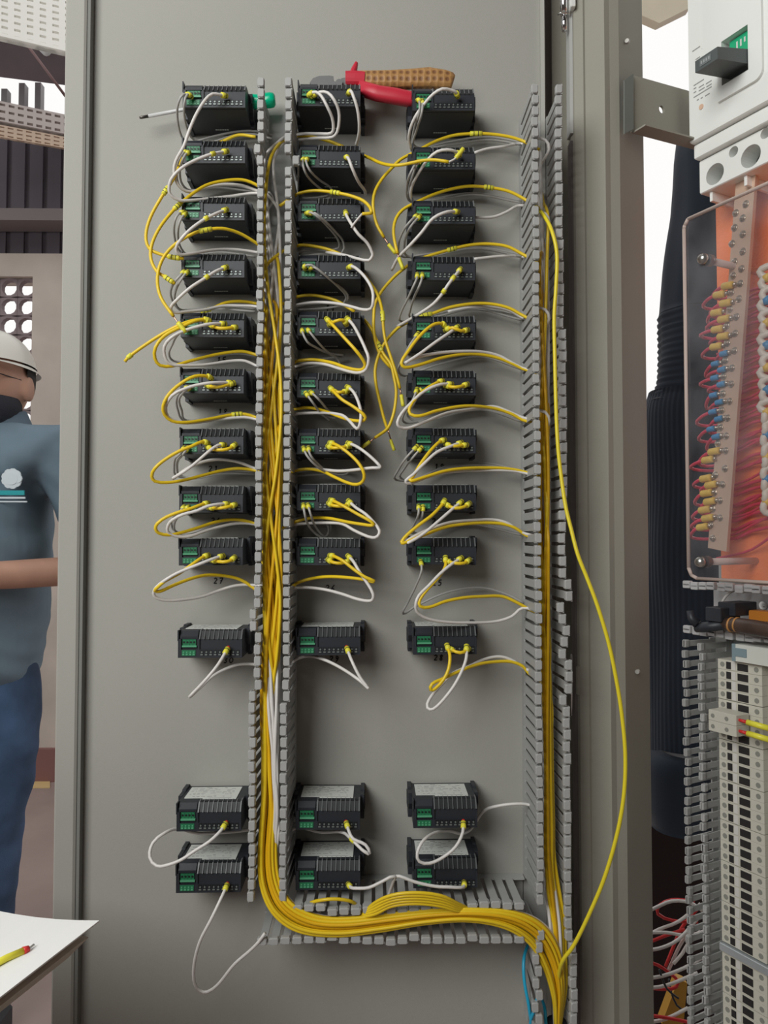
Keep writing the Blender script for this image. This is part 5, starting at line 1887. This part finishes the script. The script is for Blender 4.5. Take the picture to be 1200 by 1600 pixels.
#==SECTION JACKET==
# ------------------------------------------------------------------ dark jacket behind the cabinet
NAVY = bpy.data.materials.new('navy_ribbed_knit')
NAVY.use_nodes = True
nt = NAVY.node_tree
bs = nt.nodes['Principled BSDF']
bs.inputs['Base Color'].default_value = (.017, .029, .048, 1)
bs.inputs['Roughness'].default_value = .9
bs.inputs['Sheen Weight'].default_value = .25
jk = empty('dark_jacket', P(1080, 1290, -.5), label='dark navy knitted jacket hanging behind the open cabinet frame', cat='jacket')
def cloth_column(rows, ribs, amp, d0, dep, n=96, name='part', spin=0.0):
    """rows: (py, x_left, x_right)"""
    vs, fs = [], []
    for i, (py, xl_, xr_) in enumerate(rows):
        a = P(xl_, py, d0)
        b = P(xr_, py, d0)
        c = (a + b) / 2
        rx = (b.x - a.x) / 2
        for j in range(n):
            g = 2 * PI * j / n
            k_ = 1 + amp * math.sin(g * ribs + spin * i)
            nx = noise.noise(Vector((math.cos(g) * 1.5, math.sin(g) * 1.5, py * .006))) * .10
            vs.append((c.x + rx * math.cos(g) * (k_ + nx), c.y + dep * math.sin(g) * (k_ + nx), c.z))
    for i in range(len(rows) - 1):
        for j in range(n):
            k_ = (j + 1) % n
            fs.append((i * n + j, i * n + k_, (i + 1) * n + k_, (i + 1) * n + j))
    fs += [tuple(range(n)), tuple((len(rows) - 1) * n + n - 1 - j for j in range(n))]
    m_ = MB()
    m_.add(vs, fs)
    return m_.build(name, NAVY, jk, smooth=True)
def rows_of(tab, step=12):
    out = []
    y = tab[0][0]
    while y <= tab[-1][0]:
        out.append((y, interp([(a, b) for a, b, c in tab], y), interp([(a, c) for a, b, c in tab], y)))
        y += step
    return out
cloth_column(rows_of([(180, 1066, 1200), (250, 1056, 1200), (340, 1052, 1195), (420, 1042, 1190), (492, 1033, 1185)]), 7, .02, -.50, .07, name='sleeve')
rr4 = []
for y, a, b in rows_of([(488, 1032, 1180), (540, 1030, 1178), (600, 1024, 1178), (628, 1016, 1170)], 3):
    wv = 1.6 * math.sin(y * .62)
    rr4.append((y, a + wv, b - wv))
cloth_column(rr4, 5, .02, -.49, .065, name='gathered_cuff', spin=.08)
cloth_column(rows_of([(612, 1014, 1176), (640, 1006, 1180), (700, 1003, 1185), (900, 1005, 1185), (1100, 1008, 1180), (1200, 1012, 1175), (1240, 1014, 1172)]), 64, .004, -.50, .08, n=384, name='knitted_body')
cloth_column(rows_of([(1170, 1030, 1110), (1185, 1009, 1150), (1200, 1005, 1155), (1260, 1008, 1150), (1292, 1016, 1140)], 6), 4, .03, -.47, .07, name='hem')
# dark machine base behind
q = MB()
q.box(P(1012, 1500, -.75).x, P(1230, 1500, -.75).x, .74, .95, 0.02, P(1050, 1288, -.75).z)
q.build('dark_crate', mat('dark_brown_crate', (.035, .02, .022), .7), label='dark brown crate behind the loose wires under the jacket', cat='crate')
# cream fitting at top right background
q = MB()
c = [P(998, 22, -1.2), P(1030, 36, -1.2), P(1078, 12, -1.2), P(1078, -60, -1.2), P(998, -60, -1.2)]
q.prism(c, (0, .03, 0))
q.build('ceiling_fitting', mat('cream_fitting', (.92, .82, .64), .6, var=.1), label='cream ceiling fitting between the frame post and the breaker', cat='ceiling fitting')
#==SECTION PAD==
# ------------------------------------------------------------------ notepad on a table, lower left
def TP(px, py, h):
    r = ray(px, py)
    return CAM + r * ((h - CAM.z) / r.z)
HP = .885
R_ = TP(155, 1450, HP)
FL_ = TP(0, 1420, HP)
NL_ = TP(0, 1572, HP)
e1 = (FL_ - R_).normalized()
e2 = (NL_ - R_).normalized()
pad = empty('notepad', R_ + e1 * .1 + e2 * .1 - Vector((0, 0, .02)), label='thick white notepad overhanging a table in the lower left corner', cat='notepad')
q = MB()
NN = 14
vs, fs = [], []
for lay in range(2):
    for i in range(NN + 1):
        for j in range(NN + 1):
            a_, b_ = i / NN, j / NN
            p = R_ + e1 * .30 * a_ + e2 * .22 * b_
            lift = .006 * max(0, 1 - a_ * 3.2) ** 2 - .002 * math.sin(a_ * 5)
            vs.append(p + Vector((0, 0, lift - lay * .0012)))
K = (NN + 1) ** 2
for i in range(NN):
    for j in range(NN):
        a_ = i * (NN + 1) + j
        fs.append((a_, a_ + 1, a_ + NN + 2, a_ + NN + 1))
        fs.append((K + a_, K + a_ + NN + 1, K + a_ + NN + 2, K + a_ + 1))
for i in range(NN):
    for (a_, b_) in ((i, i + 1), (NN * (NN + 1) + i, NN * (NN + 1) + i + 1), (i * (NN + 1), (i + 1) * (NN + 1)), (i * (NN + 1) + NN, (i + 1) * (NN + 1) + NN)):
        fs.append((a_, b_, K + b_, K + a_))
q.add(vs, fs)
q.build('top_sheet', mat('white_paper', (.84, .84, .82), .8), pad, smooth=False)
q = MB()
for k in range(9):
    o_ = .003 + k * .0016 + (.003 if k > 4 else 0)
    p = R_ + e1 * (.006 + k * .0015) + e2 * (.006 + .001 * k) - Vector((0, 0, .0050 + k * .0016))
    a_, b_ = e1 * .285, e2 * .20
    zc = Vector((0, 0, -.0011))
    q.hexa([p + zc, p + a_ + zc, p + a_ + b_ + zc, p + b_ + zc, p, p + a_, p + a_ + b_, p + b_])
q.build('page_stack', mat('grey_pages', (.60, .57, .50), .8), pad)
# table under it, outside the left of the frame
tb = empty('work_table', Vector((R_.x - .55, R_.y + .02, 0)), label='work table just outside the left frame edge carrying the notepad', cat='table')
q = MB()
q.box(R_.x - .95, R_.x - .125, R_.y - .35, R_.y + .08, HP - .050, HP - .0195)
q.build('table_top', mat('worn_wood', (.30, .22, .15), .6, var=.15), tb)
for sx_, sy_ in ((-.93, -.33), (-.93, .02), (-.19, -.33), (-.19, .02)):
    q = MB()
    q.box(R_.x + sx_, R_.x + sx_ + .04, R_.y + sy_, R_.y + sy_ + .04, 0, HP - .05)
    q.build('leg', MATS['worn_wood'], tb)
mk_ = empty('marked_wire_piece', TP(20, 1495, HP), label='short yellow wire piece with red ferrule lying on the notepad', cat='wire')
q = MB()
h2 = HP + .004
q.tube([TP(-20, 1513, h2), TP(10, 1497, h2), TP(36, 1486, h2)], .0026, 10)
q.build('yellow_insulation', YEL2, mk_, smooth=True)
q = MB()
q.tube([TP(36, 1486, h2), TP(45, 1482, h2)], [.0030, .0022], 10)
q.build('red_ferrule', RED, mk_, smooth=True)
q = MB()
q.tube([TP(45, 1482, h2), TP(53, 1476, h2)], .0008, 8)
q.build('metal_tip', METAL, mk_)
#==SECTION PERSON==
# ------------------------------------------------------------------ the man behind the door
PY = .89
PX0 = P(-9, 600, -PY).x
SKIN = mat('skin', (.50, .28, .20), .55, var=.06, vscale=20)
SHIRT = mat('blue_grey_polo', (.16, .225, .28), .85, var=.12, vscale=9)
JEANS = mat('washed_denim', (.055, .10, .19), .85, var=.45, vscale=7, bump=.3, bscale=400)


def skin_mesh(name, verts, edges, radii, m_, parent, sub=2, root=0, remesh=None, extra=None):
    me = bpy.data.meshes.new(name)
    me.from_pydata([tuple(v) for v in verts], edges, [])
    o = bpy.data.objects.new(name, me)
    COL.objects.link(o)
    md = o.modifiers.new('s', 'SKIN')
    for i, r_ in enumerate(radii):
        rr_ = r_ if isinstance(r_, tuple) else (r_, r_)
        me.skin_vertices[0].data[i].radius = rr_
        me.skin_vertices[0].data[i].use_root = (i == root)
    md.use_smooth_shade = True
    sb = o.modifiers.new('u', 'SUBSURF')
    sb.levels = sub
    sb.render_levels = sub
    bake(o)
    if extra:
        bm = bmesh.new()
        bm.from_mesh(o.data)
        for e_ in extra:
            t_ = bmesh.new()
            t_.from_mesh(e_)
            tmp = bpy.data.meshes.new('t')
            t_.to_mesh(tmp)
            t_.free()
            bm.from_mesh(tmp)
        bm.to_mesh(o.data)
        bm.free()
    if remesh:
        r_ = o.modifiers.new('r', 'REMESH')
        r_.mode = 'VOXEL'
        r_.voxel_size = remesh
        s_ = o.modifiers.new('c', 'CORRECTIVE_SMOOTH') if False else o.modifiers.new('sm', 'SMOOTH')
        s_.factor = .5
        s_.iterations = 3
        bake(o)
    o.data.materials.clear()
    o.data.materials.append(m_)
    for p_ in o.data.polygons:
        p_.use_smooth = True
    if parent:
        o.parent = parent
        o.location = -WLOC[parent.name]
    return o


man = empty('person', Vector((PX0, PY, 0)), label='man in white helmet, blue-grey polo and jeans standing left behind the door', cat='person')
hz = P(0, 600, -PY).z            # head centre
sh = P(0, 690, -PY).z            # shoulder height
el = P(0, 897, -PY).z            # elbow / forearm
be = P(0, 1010, -PY).z           # belt
cx = PX0
V = Vector


def ell(c, rx, ry, rz, seg=32, rings=20, fn=None):
    m_ = MB()
    vs, fs = [], []
    for i in range(rings + 1):
        th = PI * i / rings
        for j in range(seg):
            g = 2 * PI * j / seg
            v = V((math.sin(th) * math.cos(g), math.sin(th) * math.sin(g), math.cos(th)))
            if fn:
                v = fn(v)
            vs.append(V(c) + V((v.x * rx, v.y * ry, v.z * rz)))
    for i in range(rings):
        for j in range(seg):
            k_ = (j + 1) % seg
            fs.append((i * seg + j, (i + 1) * seg + j, (i + 1) * seg + k_, i * seg + k_))
    m_.add(vs, fs)
    me = m_.mesh('t', SKIN)
    bm = bmesh.new()
    bm.from_mesh(me)
    bmesh.ops.remove_doubles(bm, verts=bm.verts, dist=1e-5)
    bm.to_mesh(me)
    bm.free()
    return me


def head_fn(v):
    v = v.copy()
    if v.z < 0:
        k_ = 1 - .30 * (-v.z) ** 1.6
        v.x *= k_
        if v.y > 0:
            v.y *= 1 - .35 * (-v.z)
    if v.y < 0 and v.z < .2:
        v.y *= .96
    return v


HC = V((cx, PY, hz))
hr = (.076, .096, .118)
head = ell(HC, *hr, fn=head_fn)
nose = ell(HC + V((-.008, -.098, -.012)), .013, .022, .026)
nosew = ell(HC + V((-.008, -.100, -.030)), .018, .015, .010)
brow = ell(HC + V((-.005, -.084, .026)), .052, .016, .010)
chin = ell(HC + V((-.004, -.070, -.095)), .032, .025, .022)
ears = [ell(HC + V((sx_ * .080, .004, -.012)), .010, .022, .032) for sx_ in (-1, 1)]
lips = [ell(HC + V((-.006, -.093, -.052)), .024, .010, .0055), ell(HC + V((-.006, -.091, -.062)), .022, .010, .006)]
elR = V((cx + .235, PY + .02, el + .01))
vts = [V((cx, PY + .02, be - .03)), V((cx, PY + .01, be + .18)), V((cx, PY + .01, sh - .09)), V((cx, PY + .01, sh + .0)), V((cx, PY - .0, hz - .09)),
       V((cx + .15, PY + .01, sh - .03)), V((cx + .205, PY + .01, sh - .10)), elR, V((cx + .10, PY - .17, el + .005)), V((cx + .02, PY - .235, el + .01)), V((cx - .03, PY - .26, el + .01)),
       V((cx - .15, PY + .01, sh - .03)), V((cx - .205, PY + .01, sh - .10)), V((cx - .245, PY + .02, el + .02)), V((cx - .15, PY - .16, el - .02)), V((cx - .09, PY - .23, el - .03)), V((cx - .05, PY - .26, el - .035)),
       V((cx + .045, PY + .02, be - .12)), V((cx + .012, PY + .0, .52)), V((cx - .022, PY + .03, .10)), V((cx - .02, PY - .10, .045)),
       V((cx - .11, PY + .02, be - .12)), V((cx - .16, PY + .0, .52)), V((cx - .21, PY + .03, .10)), V((cx - .22, PY - .10, .045))]
eds = [(0, 1), (1, 2), (2, 3), (3, 4), (3, 5), (5, 6), (6, 7), (7, 8), (8, 9), (9, 10), (3, 11), (11, 12), (12, 13), (13, 14), (14, 15), (15, 16), (0, 17), (17, 18), (18, 19), (19, 20), (0, 21), (21, 22), (22, 23), (23, 24)]
rad = [(.075, .06), (.11, .085), (.14, .09), (.07, .06), (.052, .055), .055, .046, .038, .033, .024, (.030, .014), .055, .046, .038, .033, .024, (.030, .014), .058, .050, .036, .032, .058, .050, .036, .032]
# fingers
def hand(base, fwd, side, upv):
    for k in range(4):
        ln = [.070, .080, .075, .058][k]
        a_ = base + side * (.024 - .016 * k)
        i0 = len(vts)
        p1 = a_ + fwd * .02
        p2 = p1 + fwd * ln * .5 - upv * .008
        p3 = p2 + fwd * ln * .3 - upv * .018
        p4 = p3 + fwd * ln * .15 - upv * .018
        vts.extend([p1, p2, p3, p4])
        rad.extend([.0095, .009, .0082, .007])
        eds.extend([(i0, i0 + 1), (i0 + 1, i0 + 2), (i0 + 2, i0 + 3)])
        yield i0
for wrist, fwd, side in ((10, V((-.85, -.5, 0)).normalized(), V((.3, -.3, .9)).normalized()), (16, V((.85, -.5, 0)).normalized(), V((-.3, -.3, .9)).normalized())):
    upv = fwd.cross(side).normalized()
    b_ = vts[wrist]
    for i0 in hand(b_, fwd, side, upv):
        eds.append((wrist, i0))
    i0 = len(vts)
    vts.extend([b_ - fwd * .02 + side * .03, b_ + side * .045 + fwd * .012, b_ + side * .05 + fwd * .035])
    rad.extend([.011, .0095, .008])
    eds.extend([(wrist, i0), (i0, i0 + 1), (i0 + 1, i0 + 2)])
body = skin_mesh('body', vts, eds, rad, SKIN, man, sub=2, remesh=.006, extra=[head, nose, nosew, brow, chin] + ears + lips)
# the covered trunk stays inside the shirt
for v in body.data.vertices:
    if be - .05 < v.co.z < sh - .03 and abs(v.co.z - el) > .05 and abs(v.co.x - cx) < .185 and v.co.y > PY - .14:
        v.co.y = PY + .01 + (v.co.y - PY - .01) * .55
        v.co.x = cx + (v.co.x - cx) * .85
# clothes
sv = [V((cx - .01, PY + .02, be - .13)), V((cx, PY + .02, be + .05)), V((cx, PY + .01, be + .22)), V((cx, PY + .01, sh - .10)), V((cx, PY + .01, sh - .015)), V((cx, PY + .008, sh + .03)),
      V((cx + .15, PY + .01, sh - .028)), V((cx + .205, PY + .01, sh - .11)), V((cx + .232, PY + .015, sh - .225)), V((cx - .15, PY + .01, sh - .03)), V((cx - .205, PY + .01, sh - .11)), V((cx - .228, PY + .015, sh - .215))]
se = [(0, 1), (1, 2), (2, 3), (3, 4), (4, 5), (4, 6), (6, 7), (7, 8), (4, 9), (9, 10), (10, 11)]
srd = [(.140, .122), (.158, .124), (.190, .128), (.205, .130), (.125, .098), (.072, .072), .088, .080, .074, .088, .080, .074]
shirt = skin_mesh('polo_shirt', sv, se, srd, SHIRT, man, sub=3, remesh=.008)
for v in shirt.data.vertices:
    f_ = noise.noise(V(v.co) * 9) * .010 + noise.noise(V((v.co.x * 6, v.co.y * 6, v.co.z * 22 + v.co.x * 18))) * .007
    v.co += v.normal * f_
jv = [V((cx - .015, PY + .02, be + .08)), V((cx - .02, PY + .02, be - .07)), V((cx + .042, PY + .015, be - .17)), V((cx + .008, PY + .0, .54)), V((cx - .024, PY + .03, .10)), V((cx - .11, PY + .015, be - .17)), V((cx - .16, PY, .54)), V((cx - .21, PY + .03, .10))]
jeans = skin_mesh('jeans', jv, [(0, 1), (1, 2), (2, 3), (3, 4), (1, 5), (5, 6), (6, 7)], [(.135, .108), (.142, .115), .088, .076, .064, .088, .076, .064], JEANS, man, sub=3, remesh=.009)
for v in jeans.data.vertices:
    v.co += v.normal * (noise.noise(V((v.co.x * 8, v.co.y * 8, v.co.z * 16))) * .012)
for sx_ in (-1, 1):
    q = MB()
    c = V((cx - .118 + sx_ * .096, PY - .04, 0))
    q.rbox(c.x - .047, c.x + .047, c.y - .14, c.y + .13, .0, .085, .02)
    q.build('shoe', BLACK, man)
# collar, sleeve trim, logo
q = MB()
ring = []
cz = sh + .048
for lay, (r1, zz_) in enumerate(((.070, .026), (.086, -.012), (.100, -.030))):
    for j in range(24):
        g = 2 * PI * j / 24
        k_ = 1.0 + (.18 if math.sin(g) < -.6 and lay == 2 else 0)
        ring.append((cx + math.cos(g) * r1 * k_, PY + .005 + math.sin(g) * r1 * .95 * k_, cz + zz_ - (.02 if math.sin(g) < 0 else 0) * -math.sin(g)))
fs = []
for i in range(2):
    for j in range(24):
        k_ = (j + 1) % 24
        fs.append((i * 24 + j, i * 24 + k_, (i + 1) * 24 + k_, (i + 1) * 24 + j))
q.add(ring, fs)
col_ = q.build('collar', mat('collar_slate', (.10, .14, .18), .85), man, smooth=True)
TEAL = mat('teal_trim', (.02, .38, .42), .6)
q = MB()
cc_ = V((cx + .231, PY + .015, sh - .238))
q.tube([cc_, cc_ - V((-.003, 0, .008))], .068, 28)
q.build('sleeve_trim', TEAL, man, smooth=True)
lc = P(19, 748, -PY + .128)
q = MB()
dz_ = PY - .128
lx, lz = lc.x, lc.z
for k in range(9):
    g = 2 * PI * k / 9
    q.disc_cyl((lx + math.cos(g) * .013, dz_ + k * .0002, lz + math.sin(g) * .013), (0, -1, 0), .010, .004, 10)
q.disc_cyl((lx, dz_ - .0006, lz), (0, -1, 0), .014, .004, 14)
q.build('chest_emblem', mat('white_embroidery', (.72, .80, .85), .7), man)
q = MB()
q.box(lx - .035, lx + .028, dz_ - .004, dz_, lz - .036, lz - .026)
q.build('emblem_band', TEAL, man)
q = MB()
q.box(lx - .05, lx + .030, dz_ - .004, dz_, lz - .044, lz - .040)
q.box(lx - .05, lx + .034, dz_ - .004, dz_, lz - .052, lz - .049)
q.build('emblem_lettering', MATS['white_embroidery'], man)
# beard, hair, helmet, glasses
me = ell(HC + V((-.003, -.024, -.062)), .073, .082, .074, fn=lambda v: V((v.x * (1 - .25 * max(0, -v.z)), v.y, v.z)))
bm = bmesh.new()
bm.from_mesh(me)
bmesh.ops.delete(bm, geom=[v for v in bm.verts if v.co.z > HC.z - .034 - (.0 if abs(v.co.x - cx) > .03 else .012)], context='VERTS')
bm.to_mesh(me)
bm.free()
me.materials.clear()
me.materials.append(mat('black_beard', (.03, .03, .04), .9, bump=.6, bscale=300))
def add_me(name, me, parent):
    o = bpy.data.objects.new(name, me)
    COL.objects.link(o)
    o.parent = parent
    o.location = -WLOC[parent.name]
    for p_ in me.polygons:
        p_.use_smooth = True
    return o
add_me('beard', me, man)
me = ell(HC + V((0, .012, .018)), .083, .098, .108)
bm = bmesh.new()
bm.from_mesh(me)
bmesh.ops.delete(bm, geom=[v for v in bm.verts if v.co.z < HC.z - .03 or (v.co.y < PY - .02 and v.co.z < HC.z + .05)], context='VERTS')
bm.to_mesh(me)
bm.free()
me.materials.clear()
me.materials.append(mat('dark_hair', (.03, .027, .026), .8, bump=.5, bscale=300))
add_me('hair', me, man)
me = ell(HC + V((0, .004, .028)), .087, .115, .100)
bm = bmesh.new()
bm.from_mesh(me)
bmesh.ops.delete(bm, geom=[v for v in bm.verts if v.co.z < HC.z + .038], context='VERTS')
bm.to_mesh(me)
bm.free()
me.materials.clear()
me.materials.append(mat('white_helmet', (.72, .70, .64), .3))
hel = add_me('safety_helmet', me, man)
q = MB()
ri, ro = [], []
for j in range(36):
    g = 2 * PI * j / 36
    ri.append((cx + math.cos(g) * .086, PY + .004 + math.sin(g) * .114, HC.z + .039))
    fr_ = .016 + (.032 if math.sin(g) < -.3 else 0)
    ro.append((cx + math.cos(g) * (.087 + .006), PY + .004 + math.sin(g) * (.115 + fr_), HC.z + .030))
q.add(ri + ro, [(j, (j + 1) % 36, 36 + (j + 1) % 36, 36 + j) for j in range(36)])
o = q.build('helmet_brim', MATS['white_helmet'], man, smooth=True)
q = MB()
for sx_ in (-1, 1):
    c = HC + V((-.008 + sx_ * .032, -.098, .004))
    q.tube([c + V((math.cos(g_) * .024, 0, math.sin(g_) * .017)) for g_ in [2 * PI * k / 20 for k in range(21)]], .0014, 6)
    q.tube([c + V((sx_ * .024, 0, .004)), HC + V((sx_ * .080, .0, .004))], .0014, 6)
q.tube([HC + V((-.016, -.100, .006)), HC + V((0, -.100, .006))], .0014, 6)
q.build('glasses', mat('dark_frame', (.04, .035, .035), .3), man, smooth=True)
q = MB()
for sx_ in (-1, 1):
    c = HC + V((-.008 + sx_ * .030, -.084, .004))
    q.v += [] 
me = ell(HC + V((-.038, -.083, .004)), .013, .010, .008)
for cxx in (-.038, .022):
    me = ell(HC + V((cxx, -.084, .004)), .012, .010, .0065)
    me.materials.clear()
    me.materials.append(mat('eye', (.10, .08, .07), .2))
    add_me('eye', me, man)
